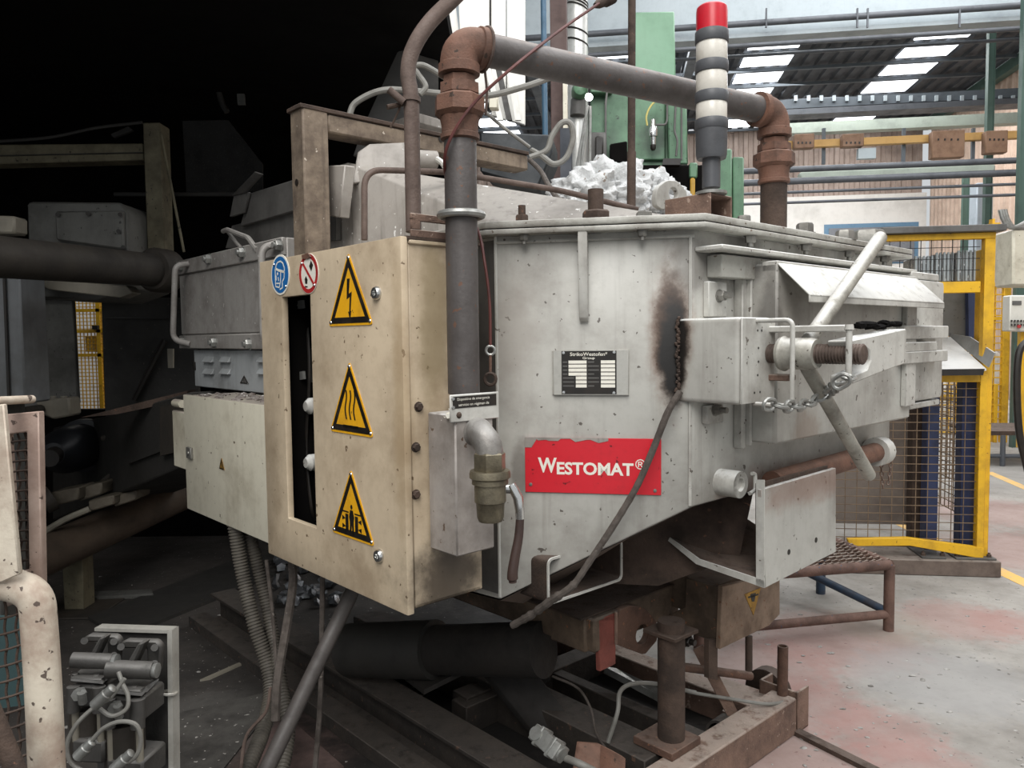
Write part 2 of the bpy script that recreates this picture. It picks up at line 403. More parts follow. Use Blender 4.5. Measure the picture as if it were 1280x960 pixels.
fur.part('flange', prism([p + ZU * zfb for p in offp(foot, .055)], ZU * (zfm - zfb - .0035)), M_flange, label='lower flange ring of the furnace body', bev=.002)
fur.part('lid_flange', prism([p + ZU * (zfm + .0005) for p in offp(foot, .055)], ZU * (zft - zfm)), M_flange, label='upper flange plate carrying the lid', bev=.002)
fur.part('gasket', prism([p + ZU * (zfm - .004) for p in offp(foot, .045)], ZU * .005), M_blk)
# weld beads on the body edges
for (pA, pB) in ((cham.P(sL, zL + .01, .002), cham.P(sL, zfb, .002)), (cham.P(.012, zK, .002), cham.P(.012, zfb - .02, .002)), (cham.P(0, zfb - .018, .002), cham.P(sL, zfb - .018, .002))):
    fur.part('weld_bead', tube([pA + NQ * (.001 * random.random()) if k not in (0, 12) else pA for k in (0,)] + [pA.lerp(pB, k / 12) + NQ * .0015 * random.random() for k in range(1, 12)] + [pB], .005, 6, 2), M_furw)
# lid
T1 = at(432, 203, 2.95); zt = T1.z
T4 = T1 + V * 2.05; T3 = T1 + U * 1.02; T5 = T3 + V * 2.0
fl = offp(foot, -.04)
fl[4] = fl[0] + U * 1.12; fl[3] = fl[2] + U * 1.9
lb = [p + ZU * zft for p in fl]
lid = fur.part('lid', G([lb[0], lb[1], lb[2], lb[3], lb[4], T1, T4, T5, T3], [(0, 1, 5), (1, 2, 6, 5), (2, 3, 7, 6), (3, 4, 8, 7), (4, 0, 5, 8), (5, 6, 7, 8), (0, 4, 3, 2, 1)]), M_lid, bev=.006)
# left flank plates of the lid with lug, their shaded side painted darker
lf = Frame(at(380, 255, 2.93), U, (-V + ZU * .25))
def lidq(pix, d): return [at(x, y, d) for x, y in pix]
FL = Frame((T1.x, T1.y, 0), U, -V)
fur.part('flank_plate', ppoly(FL, [(420, 208), (398, 216), (362, 226), (311, 242), (300, 283), (372, 262), (420, 262)], .02, .045), M_lidd, label='inclined flank plate of the lid, its shade painted dark', bev=.003)
fur.part('flank_rib', ppoly(FL, [(409, 207), (431, 206), (424, 272), (411, 270)], .045, .09), M_lid, bev=.004)
fur.part('lifting_lug', join([ppoly(FL, [(287, 271), (304, 266), (310, 240), (292, 245)], .05, .065), prism([FL.X(293, 245, .06), FL.X(309, 241, .06), FL.X(330, 218, .10), FL.X(322, 215, .10)], -V * .014)]), M_lidd, bev=.002, label='bent lifting lug at the lid flank')
fur.part('skirt', ppoly(FL, [(420, 262), (372, 262), (290, 282), (282, 310), (420, 300)], .0, .02), M_lidd)
# gable lug plates on the lid behind the pipes
fur.part('hinge_plate', prism([at(447, 190, 2.9), at(462, 180, 2.9), at(507, 178, 2.95), at(507, 221, 2.92), at(441, 229, 2.88)], V * .03 + U * .05), M_lid, bev=.003)
fur.part('hinge_pin', cyl(at(478, 196, 2.95), at(545, 200, 3.05), .035, 16), M_lid)
fur.part('pin_rod', tube([at(540, 195, 3.05), at(552, 203, 3.0), at(556, 208, 2.98)], .012, 8), M_furw)
fur.part('upright_fin', prism([at(452, 160, 4.3), at(496, 64, 4.3), at(504, 62, 4.3), at(505, 180, 4.3), at(440, 196, 4.3)], V * .25), paint('fin_dark', '#454340', '#2a2826', .4, 3, .3, None, 0, .5, 0, .05), bev=.006, label='tall pointed fin standing on the lid')
fur.part('fin_brace', prism([at(520, 140, 3.9), at(590, 160, 3.9), at(590, 172, 3.9), at(520, 152, 3.9)], U * .25), M_lid, bev=.004)
# top studs and bolts
def topbolt(px, py, r, h, stud, hh=.0):
    F_ = cham if px < 868 else rs; p = F_.P(F_.uv(px, py, .02)[0], zft, .0 if px < 868 else .02); fur.part('bolt', bolt(p, ZU, r, h, stud), M_steel if stud < .03 else M_rustb)
topbolt(651, 275, .021, .022, .03)
topbolt(744, 270, .042, .026, .062)
topbolt(805, 268, .024, .018, 0)
topbolt(1006, 277, .028, .032, .0); topbolt(1056, 288, .032, .034, 0); topbolt(930, 272, .02, .02, 0); topbolt(1085, 295, .06, .05, 0)
for px, py in ((655, 298), (803, 294)):
    s, z = cham.uv(px, py, .03); fur.part('bolt', bolt(cham.P(s, zfb, .03), -ZU, .013, .016, .012), M_steel)
for px, py in ((938, 298), (1008, 306), (1062, 313), (1106, 318)):
    s, z = rs.uv(px, py, .03); fur.part('bolt', bolt(rs.P(s, zfb, .03), -ZU, .017, .02, .014), M_steel)
# vertical lug bar under the flange
s0, z0 = cham.uv(735, 402, .03); s1, z1 = cham.uv(723, 289, .03)
fur.part('lug_bar', spoly(Frame(cham.P(s0, 0), NQ, Q), [(.0, z0 + .02), (.012, z0), (.024, z0 + .012), (.052, z1 - .09), (.052, z1), (0, z1)], 0, s1 - s0), M_furw, bev=.002, label='vertical flat lug bar with tapered foot')
# nameplate
s1, z1 = cham.uv(785.5, 437); s0, z0 = cham.uv(692.5, 493.5); s0, s1 = s1, s0
np_ = fur.part('nameplate', box(cham, s0, s1, z0, z1, .006, .010), M_plate, bev=.001, label='aluminium nameplate with black data panel')
fur.part('nameplate_bracket', join([box(cham, s0 - .002, s0 + .03, z0, z1, 0, .006), box(cham, s1 - .03, s1 + .004, z0 + .002, z1 - .002, 0, .006)]), M_flange, np_)
pw, ph = s1 - s0, z1 - z0
NP = Frame(cham.P(s1, z0, .010), -Q, NQ)         # x to the right
def npx(fx): return (fx - 90) / (1165 - 90) * pw
def npy(fy): return (735 - fy) / (735 - 95) * ph
fur.part('data_panel', box(NP, npx(210), npx(998), npy(720), npy(108), 0, .0012), M_blk, np_)
cells = []; caps = []
for i, y in enumerate((265, 322, 378, 435, 491, 547, 604)):
    cells.append(box(NP, npx(312 if i < 4 else 416), npx(572), npy(y + 22), npy(y - 22), .0012, .0017)); cells.append(box(NP, npx(776), npx(978), npy(y + 22), npy(y - 22), .0012, .0017)); caps.append(box(NP, npx(228), npx(296 if i < 4 else 390), npy(y + 9), npy(y - 9), .0012, .0014)); caps.append(box(NP, npx(590), npx(680 + 70 * (i % 3 > 0)), npy(y + 9), npy(y - 9), .0012, .0014))
fur.part('data_cells', join(cells), M_wht, np_, kind='stuff'); fur.part('data_captions', join(caps), M_lidd, np_, kind='stuff')
tx = [textg('StrikoWestofen*', NP.P(npx(335), npy(178), 0), -Q, ZU, NQ, w=npx(870) - npx(335), h=npy(125) - npy(178), depth=.0016, bold=.01),
      textg('Group', NP.P(npx(515), npy(235), 0), -Q, ZU, NQ, w=npx(690) - npx(515), h=npy(190) - npy(235), depth=.0016, bold=.01)]
fur.part('lettering', join(tx), M_wht, np_)
for fx, fy in ((240, 133), (965, 130), (238, 697), (960, 703)):
    fur.part('rivet', lathe(NP.P(npx(fx), npy(fy), .001), NQ, [(0, .0052), (.002, .004), (.0025, .001)], 12), M_chrome, np_)
# red sign
s1, z1 = cham.uv(826.5, 548.5); s0, z0 = cham.uv(657, 614.5); s0, s1 = s1, s0
rp = fur.part('brand_sign', box(cham, s0, s1, z0, z1, .001, .005), M_red, bev=.0008, label='red enamel sign with white lettering')
rw, rh = s1 - s0, z1 - z0
RP = Frame(cham.P(s1, z0, .005), -Q, NQ)
def rx(px): return (px - 657) / 169.5 * rw
def ry(py): return (615.5 - py) / 67.5 * rh
tl = [textg('W', RP.P(rx(673.5), ry(591)), -Q, ZU, NQ, w=rx(697.5) - rx(673.5), h=ry(572.5) - ry(591), bold=.03),
      textg('ESTOMAT', RP.P(rx(697.5), ry(593)), -Q, ZU, NQ, w=rx(793) - rx(697.5), h=ry(577.5) - ry(593), bold=.03),
      textg('®', RP.P(rx(795), ry(585)), -Q, ZU, NQ, w=rx(807.5) - rx(795), h=ry(572.5) - ry(585), bold=.005)]
fur.part('lettering', join(tl), M_wht, rp)
for px, py in ((664, 606), (819, 610)):
    fur.part('rivet', lathe(RP.P(rx(px), ry(py), 0), NQ, [(0, .0055), (.002, .005), (.003, .001)], 12), M_steel, rp)
random.seed(3)
tear = []
xs = [0, .03, .05, .09, .10, .16, .18, .25, .27, .34, .38, .46, .49, .55, .62]
up = [(RP.P(rw * x, rh + .0005, .0004)) for x in xs]; dn = [RP.P(rw * x, rh - (.03 if x < .09 else .012 * random.random() + .002), .0004) for x in xs]
tear = [up[0]] + up[1:] + dn[::-1]
fur.part('torn_edge', prism(tear, NQ * .0008), M_lid, rp, label='peeled grey top edge of the sign')

# ---- charging door box on the side face
sd, zd = rs.uv(932, 440, 0.02); h2 = rs.solve_h(sd, zd, 971)
sd1 = rs.uv(1137, 520, h2)[0]; zdt = rs.uv(972, 328, h2)[1]; zdb = rs.uv(967, 556, h2)[1]
door = fur.part('charging_door', box(rs, sd, sd1, zdb, zdt, .0, h2), M_fur, bev=.006, label='protruding charging door box')
fur.part('door_frame', join([box(rs, sd - .035, sd - .012, zdb - .02, zdt + .02, 0, .03), box(rs, sd - .012, sd, zdb - .01, zdt + .005, 0, .045)]), M_furw, door, bev=.003)
h3 = rs.solve_h(sd, zdt - .05, 1013); zl = rs.uv(1013, 368, h3)[1]; sh1 = rs.uv(1146, 340, h2)[0]
hood = fur.part('hood', join([prism([rs.P(sd, zdt + .006, h2 - .05), rs.P(sh1, zdt + .006, h2 - .05), rs.P(sh1, zdt + .006, h2), rs.P(sd, zdt + .006, h2)], -ZU * .03),
        prism([rs.P(sd, zdt + .0, h2), rs.P(sh1, zdt, h2), rs.P(sh1, zl, h3), rs.P(sd, zl, h3)], -ZU * .007), box(rs, sd, sh1, zl - .022, zl, h3 - .006, h3)]), M_furw, bev=.002, label='slanted sheet hood above the charging door')
fur.part('door_rib', box(rs, rs.uv(1127, 400, h2)[0], sd1 + .0, zdb + .05, zdt - .03, h2, h2 + .02), M_furw, door, bev=.003)
s0 = rs.uv(903, 312, .09)[0]; s1 = rs.uv(1147, 330, .09)[0]; z = rs.uv(950, 311, .09)[1]
fur.part('ledge_rail', box(rs, s0, s1, z - .014, z, 0, .09), M_furw, label='dusty ledge rail below the flange', bev=.003)
fur.part('upper_band', box(rs, s0 + .06, s1 - .02, z - .085, z - .02, 0, .05), M_flange, bev=.003)
# hinge column at the far end
sa = rs.uv(1143, 420, h2 - .02)[0]; sb_ = rs.uv(1180, 420, h2 - .02)[0]
ht = rs.uv(1160, 350, h2 - .02)[1]; hb = rs.uv(1160, 500, h2 - .02)[1]
hc = fur.part('hinge_column', box(rs, sa, sb_, hb, ht, -.08, h2 - .02), M_furw, bev=.018, seg=2)
for (ya, yb, xr) in ((407, 424, 1186), (428, 440, 1172), (440, 455, 1185)):
    hh = h2 + .03; fur.part('hinge_bar', box(rs, rs.uv(1131, ya, hh)[0], rs.uv(xr, ya, hh)[0], rs.uv(1135, yb, hh)[1], rs.uv(1135, ya, hh)[1], h2 - .06, hh), M_furw, bev=.003)
fur.part('hinge_pad', box(rs, sa + .005, sb_ - .005, hb - .03, hb - .006, -.05, h2 - .03), M_furw, bev=.004); fur.part('hinge_pad', box(rs, sa - .01, sb_ - .04, ht + .002, ht + .03, -.06, h2 - .03), M_furw, bev=.004)
# small clip plates with bolts
for (x0, y0, x1, y1, bx, by) in ((886, 353, 909, 396, 905, 370), (884, 505, 905, 531, 900, 512)):
    a = rs.uv(x0, y1, .02); b = rs.uv(x1, y0, .02)
    c = fur.part('clip_plate', box(rs, a[0], b[0], a[1], b[1], 0, .02), M_furw, bev=.003); p = rs.X(bx - 6, by, .02)
    fur.part('bolt', bolt(p, -U, .016, .018, .022), M_steel, c)
# clamp box
Pc = cham.X(846, 450); sbx = (Pc - K0).dot(V); hb0 = (Pc - K0).dot(-U)
hb1 = rs.solve_h(sbx, 1.55, 927); sbe = rs.uv(969, 450, hb1)[0]; zbt = rs.uv(927, 396, hb1)[1]; zbb = rs.uv(927, 507, hb1)[1]
cb = fur.part('clamp_box', box(rs, sbx, sbe, zbb, zbt, hb0 - .02, hb1 - .008), M_fur, bev=.014, seg=3, label='square steel clamp box welded to the furnace corner')
fp = fur.part('front_plate', box(rs, sbx + .002, sbe, zbb + .002, zbt - .002, hb1 - .006, hb1), M_furw, cb, bev=.002)
for px, py in ((947, 413), (952, 413), (948, 435), (948, 452), (947, 469), (943, 491), (950, 490)):
    fur.part('hole', lathe(rs.X(px, py, hb1), -U, [(0, .0035), (.0006, .0035)], 8), M_blk, cb)
st = []
for k in range(26):
    y = 398 + k * 3.6; st.append(blob(cham.X(847 + random.uniform(-2, 2), y, .006), .006, .006, .008, 1, .5, 3, k))
fur.part('weld_bead', join(st), M_rustb, cb, label='blackened weld seam of the clamp box')
p1 = rs.X(946, 401, hb1); hs = rs.solve_h(rs.uv(946, 401, hb1)[0], rs.uv(946, 401, hb1)[1], 991); sS, zS1 = rs.uv(946, 401, hb1); zS2 = rs.uv(946, 505, hb1)[1]
fur.part('staple_handle', rod([rs.P(sS, zS1, hb1 - .01), rs.P(sS, zS1, hs), rs.P(sS, zS2, hs), rs.P(sS, zS2, hb1 - .01)], .0065, .022, 10), M_furw, cb, label='bent rod handle on the clamp box')
# rusty bottom pipe with ring, stub nozzle, white fork plate
pa = rs.X(965, 603, .05); pb = rs.X(1098, 564, .05)
fur.part('rusty_pipe', cyl(pa, pb, .036, 18), M_fit, label='rusty round pipe along the lower side edge')
fur.part('pipe_ring', pipe_hollow(pb - V * .03, pb + V * .03, .055, .03), M_furw)
pn = rs.X(926, 606, .07)
fur.part('stub_nozzle', join([pipe_hollow(pn + U * .08, pn, .040, .020), lathe(pn - (-U) * .012, -U, [(0, .028), (.001, .040), (.012, .04), (.012, .022), (-.02, .022)], 20)]), M_furw, label='round stub nozzle below the clamp box')
fur.part('stub_clip', rod([rs.X(940, 592, .05), rs.X(944, 592, .05), rs.X(944, 613, .06), rs.X(937, 617, .06)], .006, .01), M_furw)
fork = fur.part('fork_plate', ppoly(rs, [(952, 612), (1045, 585), (1045, 690), (957, 735)], .09, .105), M_fur, bev=.002, label='white scratched fork pocket plate')
WPf = Frame(rs.X(952, 700, .105), U, -V)
fur.part('fork_channel', join([ppoly(WPf, [(950, 733), (870, 705), (835, 676), (837, 672), (874, 699), (950, 724)], -.45, -.004), ppoly(WPf, [(944, 604), (948, 604), (948, 732), (944, 730)], -.45, -.004)]), M_rustb, fork, bev=.001, label='dark folded fork channel')
fur.part('channel_rim', join([ppoly(WPf, [(955, 735), (870, 705), (835, 676), (837, 672), (874, 699), (955, 726)], -.004, .001), ppoly(WPf, [(945, 600), (955, 600), (955, 735), (945, 731)], -.004, .001)]), M_furw, fork)
for px, py in ((986, 690), (1020, 675)):
    fur.part('hole', lathe(rs.X(px, py, .105), -U, [(0, .009), (.001, .009)], 10), M_blk, fork)
# second fork pocket under the front face
PF = Frame(cham.P(.30, 0, -.12), V, -U)
a = PF.uv(685, 757); b = PF.uv(778, 700); zt_ = PF.uv(690, 722)[1]
oz = [(a[0], a[1] + .0), (b[0], a[1]), (b[0], a[1] + .13), (a[0], a[1] + .13)]
def rrect(x0, x1, y0, y1, r, n=4):
    out = []
    for cx, cy, t0 in ((x1 - r, y0 + r, -90), (x1 - r, y1 - r, 0), (x0 + r, y1 - r, 90), (x0 + r, y0 + r, 180)):
        for k in range(n + 1):
            t = math.radians(t0 + 90 * k / n); out.append((cx + r * math.cos(t), cy + r * math.sin(t)))
    return out
o_ = rrect(a[0], b[0], a[1], a[1] + .14, .02); i_ = rrect(a[0] + .007, b[0] - .007, a[1] + .007, a[1] + .133, .014)
fpk = fur.part('fork_pocket', ringplate([PF.P(x, y, -.6) for x, y in o_], [PF.P(x, y, -.6) for x, y in i_], -U * .596), M_rustb, label='rounded fork pocket under the furnace')
fur.part('pocket_rim', ringplate([PF.P(x, y, -.004) for x, y in o_], [PF.P(x, y, -.004) for x, y in i_], -U * .005), M_furw, fpk)
# support column under the hopper
fur.part('hopper_belly', prism([cham.P(s, z, -.30) for s, z in ((.6, zL - .03), (.1, zL - .03), (-.16, zL + .08), (-.2, zK - .02), (.6, zK - .02))], U * 1.1), M_rustb)

# ================================================================== screw clamp
sr = rs.uv(1000, 441, h3 + .035)[0]; zr = rs.uv(1000, 441, h3 + .035)[1]; print('SR', sr, sbe, h3, hb1)
ha = hb0 + .02; he = rs.solve_h(sr, zr, 1084)
zr = (rs.uv(1084, 446, he)[1] + rs.uv(985, 439, rs.solve_h(sr, zr, 985))[1]) / 2
hh0 = rs.solve_h(sr, zr, 977); hh1 = rs.solve_h(sr, zr, 1022); hm = (hh0 + hh1) / 2
clp = Thing('screw_clamp', 'screw clamp with threaded rod, round hub and long bar spokes on the charging door', 'clamp', rs.P(sr, zr - .4, hm))
clp.part('threaded_rod', threaded(rs.P(sr, zr, ha), rs.P(sr, zr, he), .027, .0085, 20), M_rod, label='rusty threaded rod')
hub = clp.part('hub', lathe(rs.P(sr, zr, hh0), -U, [(0, .03), (0, .046), (.010, .049), (.018, .043), (hh1 - hh0 - .015, .043), (hh1 - hh0, .039), (hh1 - hh0, .028)], 24), M_bar)
for px, py, r0 in ((1101, 296, .021), (1087, 595, .020)):
    tip = rs.X(px, py, hm); base = rs.P(sr, zr, hm); d = (tip - base).normalized()
    clp.part('spoke_bar', lathe(base + d * .035, d, [(0, r0 * .9), (.03, r0), ((tip - base).length - .04, r0), ((tip - base).length - .035, r0 * .93)], 18), M_bar)
ham = he - .035
arm = clp.part('arm_plate', ppoly(rs, [(1062, 426), (1070, 424), (1133, 411), (1133, 454), (1100, 466), (1066, 480), (1066, 470), (1084, 462), (1089, 450), (1087, 438), (1080, 432), (1064, 434)], ham - .06, ham), M_furw, bev=.003, label='tapered arm plate slotted for the rod')
za = zr + .058
clp.part('yoke_bar', box(rs, sr - .005, sr + .045, za, za + .018, ha, ham - .02), M_furw, bev=.003)
clp.part('yoke_bar', box(rs, sr - .005, sr + .045, zr - .076, zr - .058, ha, hh0 + .02), M_rustl, bev=.003)
pp = rs.X(1061, 445, he - .03); clp.part('lock_pin', lathe(pp - ZU * .07, ZU, [(0, .008), (.135, .008), (.137, .012), (.15, .010)], 10), M_furw)
sc = []
for k, (px, py) in enumerate(((1090, 408), (1082, 405), (1104, 404), (1112, 405), (1100, 409), (1120, 405), (1075, 407))):
    sc.append(blob(rs.X(px, py, ham - .05), .028 if k < 2 else .018, .02, .009, 2, .5, 2, k))
solo('dross_crust', 'dark crusty dross lying on the clamp arm', 'dross', join(sc), M_soot, kind='stuff')

def chain(name, label, pts, L, r, mat, group=None):
    t = Thing(name, label, 'chain', min(pts, key=lambda p: p.z), group)
    sp = spline(pts, 24); cum = [0]
    for i in range(len(sp) - 1): cum.append(cum[-1] + (sp[i + 1] - sp[i]).length)
    n = int(cum[-1] / (L * .78)); j = 0
    def pos(d):
        for i in range(len(cum) - 1):
            if cum[i + 1] >= d: return sp[i].lerp(sp[i + 1], (d - cum[i]) / max(1e-9, cum[i + 1] - cum[i]))
        return sp[-1]
    for k in range(n):
        c0 = pos(k * L * .78 + L * .4); d = (pos(k * L * .78 + L * .8) - pos(k * L * .78)).normalized(); u, w_ = basis(d); s_ = u if k % 2 else w_
        s_ = (s_ + (w_ if k % 2 else -u) * .3).normalized()
        half = L * .5 - r; W = L * .27; q = []
        for m_ in range(16):
            t_ = 2 * math.pi * m_ / 16; x = math.cos(t_); y = math.sin(t_)
            q.append(c0 + d * ((half - W) * (1 if x > 0 else -1) + x * W) + s_ * (y * W))
        t.part('chain_link', sweep(q, r, 7, closed=True), mat)
    return t
chain('chain', 'bright steel chain hanging between clamp box handle and clamp arm', [rs.X(955, 505, hs), rs.X(985, 508, hs + .01), rs.X(1008, 505, hs), rs.X(1032, 492, hs), rs.X(1050, 478, he - .02), rs.X(1066, 468, he - .02)], .056, .005, M_galv)
chain('chain', 'thin rusty chain hanging left from the pipe ring', [rs.X(1101, 568, .06), rs.X(1102, 590, .06), rs.X(1104, 612, .06)], .022, .0022, M_rustl, 'chains at the pipe ring')
chain('chain', 'thin rusty chain hanging right from the pipe ring', [rs.X(1115, 568, .06), rs.X(1113, 585, .06), rs.X(1110, 606, .06)], .022, .0022, M_rustl, 'chains at the pipe ring')

# ================================================================== control cabinet
sW = cab.uv(329.5, 500)[0]; zct = cab.uv(503, 294)[1]; zcb = cab.uv(505, 768)[1]
cbt = Thing('control_cabinet', 'tall beige control cabinet with yellow warning signs and slot cut-out in its door', 'cabinet', cab.P(sW / 2, zcb, -.15))
so0, so1 = cab.uv(391.5, 520)[0], cab.uv(356.5, 520)[0]; zo1 = cab.uv(372, 369.5)[1]; zo0 = cab.uv(380, 655)[1]
def rect(F, s0, s1, z0, z1, h): return [F.P(s0, z0, h), F.P(s1, z0, h), F.P(s1, z1, h), F.P(s0, z1, h)]
dr = cbt.part('door', ringplate(rect(cab, 0, sW, zcb, zct, -.022), rect(cab, so0, so1, zo0, zo1, -.022), -V * .022), M_cab, bev=.004, seg=2)
dpt = csd.uv(601, 500)[0]
t_ = .012
cbt.part('body', join([box(cab, .008, .008 + t_, zcb + .01, zct - .006, -dpt, -.028), box(cab, sW - .02, sW - .008, zcb + .01, zct - .006, -dpt, -.028),
        box(cab, .0, sW - .008, zct - .018, zct - .006, -dpt, -.028), box(cab, .008, sW - .008, zcb + .01, zcb + .022, -dpt, -.028), box(cab, .008, sW - .008, zcb + .01, zct - .006, -dpt - .004, -dpt + .008)]), M_cab, bev=.003)
cbt.part('door_seal', join([box(cab, .012, .03, zcb + .014, zct - .012, -.03, -.02), box(cab, sW - .03, sW - .012, zcb + .014, zct - .012, -.03, -.02)]), M_blk)
for px, py in ((472, 366.5), (475, 694.5)):
    lk = cbt.part('lock', lathe(cab.X(px, py), -V, [(0, .019), (.006, .019), (.012, .015), (.012, .008), (.006, .007)], 20), M_chrome, dr, label='round chrome door lock')
for px, py in ((523, 508.5), (519.5, 559), (519.5, 618)):
    cbt.part('bolt', bolt(csd.X(px, py, -.008), -U, .011, .008), M_rustb)
# things seen through the slot
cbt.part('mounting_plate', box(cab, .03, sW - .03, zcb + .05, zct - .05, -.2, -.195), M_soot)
cbt.part('dark_slot_liner', join([box(cab, so0 - .12, so0 - .11, zcb + .04, zct - .04, -.195, -.032), box(cab, so1 + .05, so1 + .06, zcb + .04, zct - .04, -.195, -.032), box(cab, so0 - .11, so1 + .05, zcb + .04, zcb + .05, -.195, -.032), box(cab, so0 - .11, so1 + .05, zct - .05, zct - .04, -.195, -.032)]), M_soot)  # black boxes added behind the slot to make its inside dark
for i, (px, py) in enumerate(((372, 381), (373, 470))):
    cbt.part('terminal_clip', join([ppoly(cab, [(px - 5, py - 4), (px + 5, py - 6), (px + 6, py + 4), (px - 4, py + 6)], -.09, -.08), cyl(cab.X(px, py, -.08), cab.X(px - 14, py + 20, -.05), .002, 6)]), M_galv)
for i, (py) in enumerate((507, 577)):
    cbt.part('white_gland', lathe(cab.X(397, py, -.12), -V, [(0, .028), (.03, .028), (.045, .016)], 16), M_furw)
cbt.part('wire', tube([cab.X(384, 400, -.12), cab.X(387, 470, -.1), cab.X(383, 560, -.1), cab.X(389, 630, -.1), cab.X(394, 650, -.12)], .006, 8), M_blk)
cbt.part('relay', box(cab, cab.uv(392, 460, -.12)[0], cab.uv(382, 460, -.12)[0], cab.uv(385, 478, -.12)[1], cab.uv(385, 435, -.12)[1], -.16, -.12), M_lidd, bev=.004)

def tri_sign(F, apex, bl, br, sym, mat_y, parent, thing, label):
    A, B, C = (F.uv(*apex), F.uv(*bl), F.uv(*br))
    xl, xr = (B[0], C[0]); yb = (B[1] + C[1]) / 2; yt = A[1]; cx = A[0] * .5 + (xl + xr) * .25
    hw = abs(xl - xr) / 2; hgt = yt - yb
    D = 1 if F.a.dot(RGT) > 0 else -1            # local x runs to the right in the picture
    Fx = Frame(F.P(cx, yb + hgt * .36, 0), F.a * D, F.n)
    def tri(k, h, r=.0):
        pts = [(0, hgt * .64), (-hw, -hgt * .36), (hw, -hgt * .36)]; pts = [(x * k, y * k) for x, y in pts]; out = []
        for i in range(3):
            p, a, b = V3((*pts[i], 0)), V3((*pts[i - 1], 0)), V3((*pts[(i + 1) % 3], 0))
            rr_ = hgt * .07 * k if r else .0005
            q0 = p + (a - p).normalized() * rr_; q1 = p + (b - p).normalized() * rr_
            for t in (0, .25, .5, .75, 1): o = q0 * (1 - t) ** 2 + p * 2 * t * (1 - t) + q1 * t * t; out.append((o.x, o.y))
        return [Fx.P(x, y, h) for x, y in out]
    sg = thing.part('warning_sign', prism(tri(1.0, .0005, 1), F.n * .002), mat_y, parent, label)
    thing.part('border', ringplate(tri(.91, .0027), tri(.68, .0027), F.n * .0006), M_blk, sg) if parent is None else thing.part('sign_border', ringplate(tri(.91, .0027), tri(.68, .0027), F.n * .0006), M_blk, parent)
    k = hgt
    gs = [prism([Fx.P(x * k, y * k, .0027) for x, y in pl], F.n * .0006) for pl in sym]
    thing.part('sign_symbol', join(gs), M_blk, parent or sg)
    for x, y in ((0, hgt * .64 * .88), (-hw * .88, -hgt * .36 * .86), (hw * .88, -hgt * .36 * .86)):
        thing.part('rivet', lathe(Fx.P(x, y, .0025), F.n, [(0, hgt * .03), (hgt * .012, hgt * .022)], 10), M_chrome, parent or sg)
BOLT = [[(.03, .28), (-.04, .28), (-.06, .0), (.02, .03), (.0, -.17), (-.03, -.17), (.02, -.29), (.05, -.16), (.035, -.165), (.075, .10), (-.005, .07)]]
def wave(x0):
    l = []; r = []
    for k in range(13):
        y = .24 - .40 * k / 12; x = x0 + .022 * math.sin(k / 12 * 2 * math.pi * 1.0 + .4); l.append((x - .016, y)); r.append((x + .016, y))
    return l + r[::-1]
HEAT = [wave(-.11), wave(0), wave(.11), [(-.2, -.24), (.2, -.24), (.2, -.28), (-.2, -.28)]]
CRUSH = [[(-.035, .05), (.035, .05), (.07, -.05), (.05, -.12), (.06, -.32), (.02, -.32), (0, -.14), (-.02, -.32), (-.06, -.32), (-.05, -.12), (-.07, -.05)],
         [(.028 * math.cos(t), .095 + .035 * math.sin(t)) for t in [k * math.pi / 5 for k in range(10)]],
         [(-.17, -.02), (-.09, -.02), (-.09, -.26), (-.17, -.26)], [(.09, -.02), (.17, -.02), (.17, -.26), (.09, -.26)],
         [(-.26, -.05), (-.17, -.09), (-.26, -.12)], [(.26, -.05), (.17, -.09), (.26, -.12)], [(-.26, -.17), (-.17, -.20), (-.26, -.24)], [(.26, -.17), (.17, -.20), (.26, -.24)],
         [(-.26, .02), (-.08, .02), (-.08, .0), (-.26, .0)], [(.26, .02), (.08, .02), (.08, .0), (.26, .0)]]
STAR = [[(math.cos(t) * .03 - math.sin(t) * .018, -.08 + math.sin(t) * .03 + math.cos(t) * .018), (math.cos(t) * .22, -.08 + math.sin(t) * .17), (math.cos(t) * .03 + math.sin(t) * .018, -.08 + math.sin(t) * .03 - math.cos(t) * .018)] for t in [k * math.pi / 4 + .1 for k in range(8)]] + [CRUSH[0]]
tri_sign(cab, (436, 315), (411.5, 405), (467, 409), BOLT, M_yel, None, cbt, 'yellow triangle warning sign with black lightning bolt')
tri_sign(cab, (437, 451), (414, 537), (468, 549), HEAT, M_yel, None, cbt, 'yellow triangle warning sign with three heat waves')
tri_sign(cab, (439, 586), (416, 661), (469, 687), CRUSH, M_yel, None, cbt, 'yellow triangle warning sign with crushed figure')
def disc(F, c, rx_, rz_, k, h0, h1, n=32):
    pts = [F.P(c[0] + rx_ * k * math.cos(2 * math.pi * i / n), c[1] + rz_ * k * math.sin(2 * math.pi * i / n), h0) for i in range(n)]
    return pts
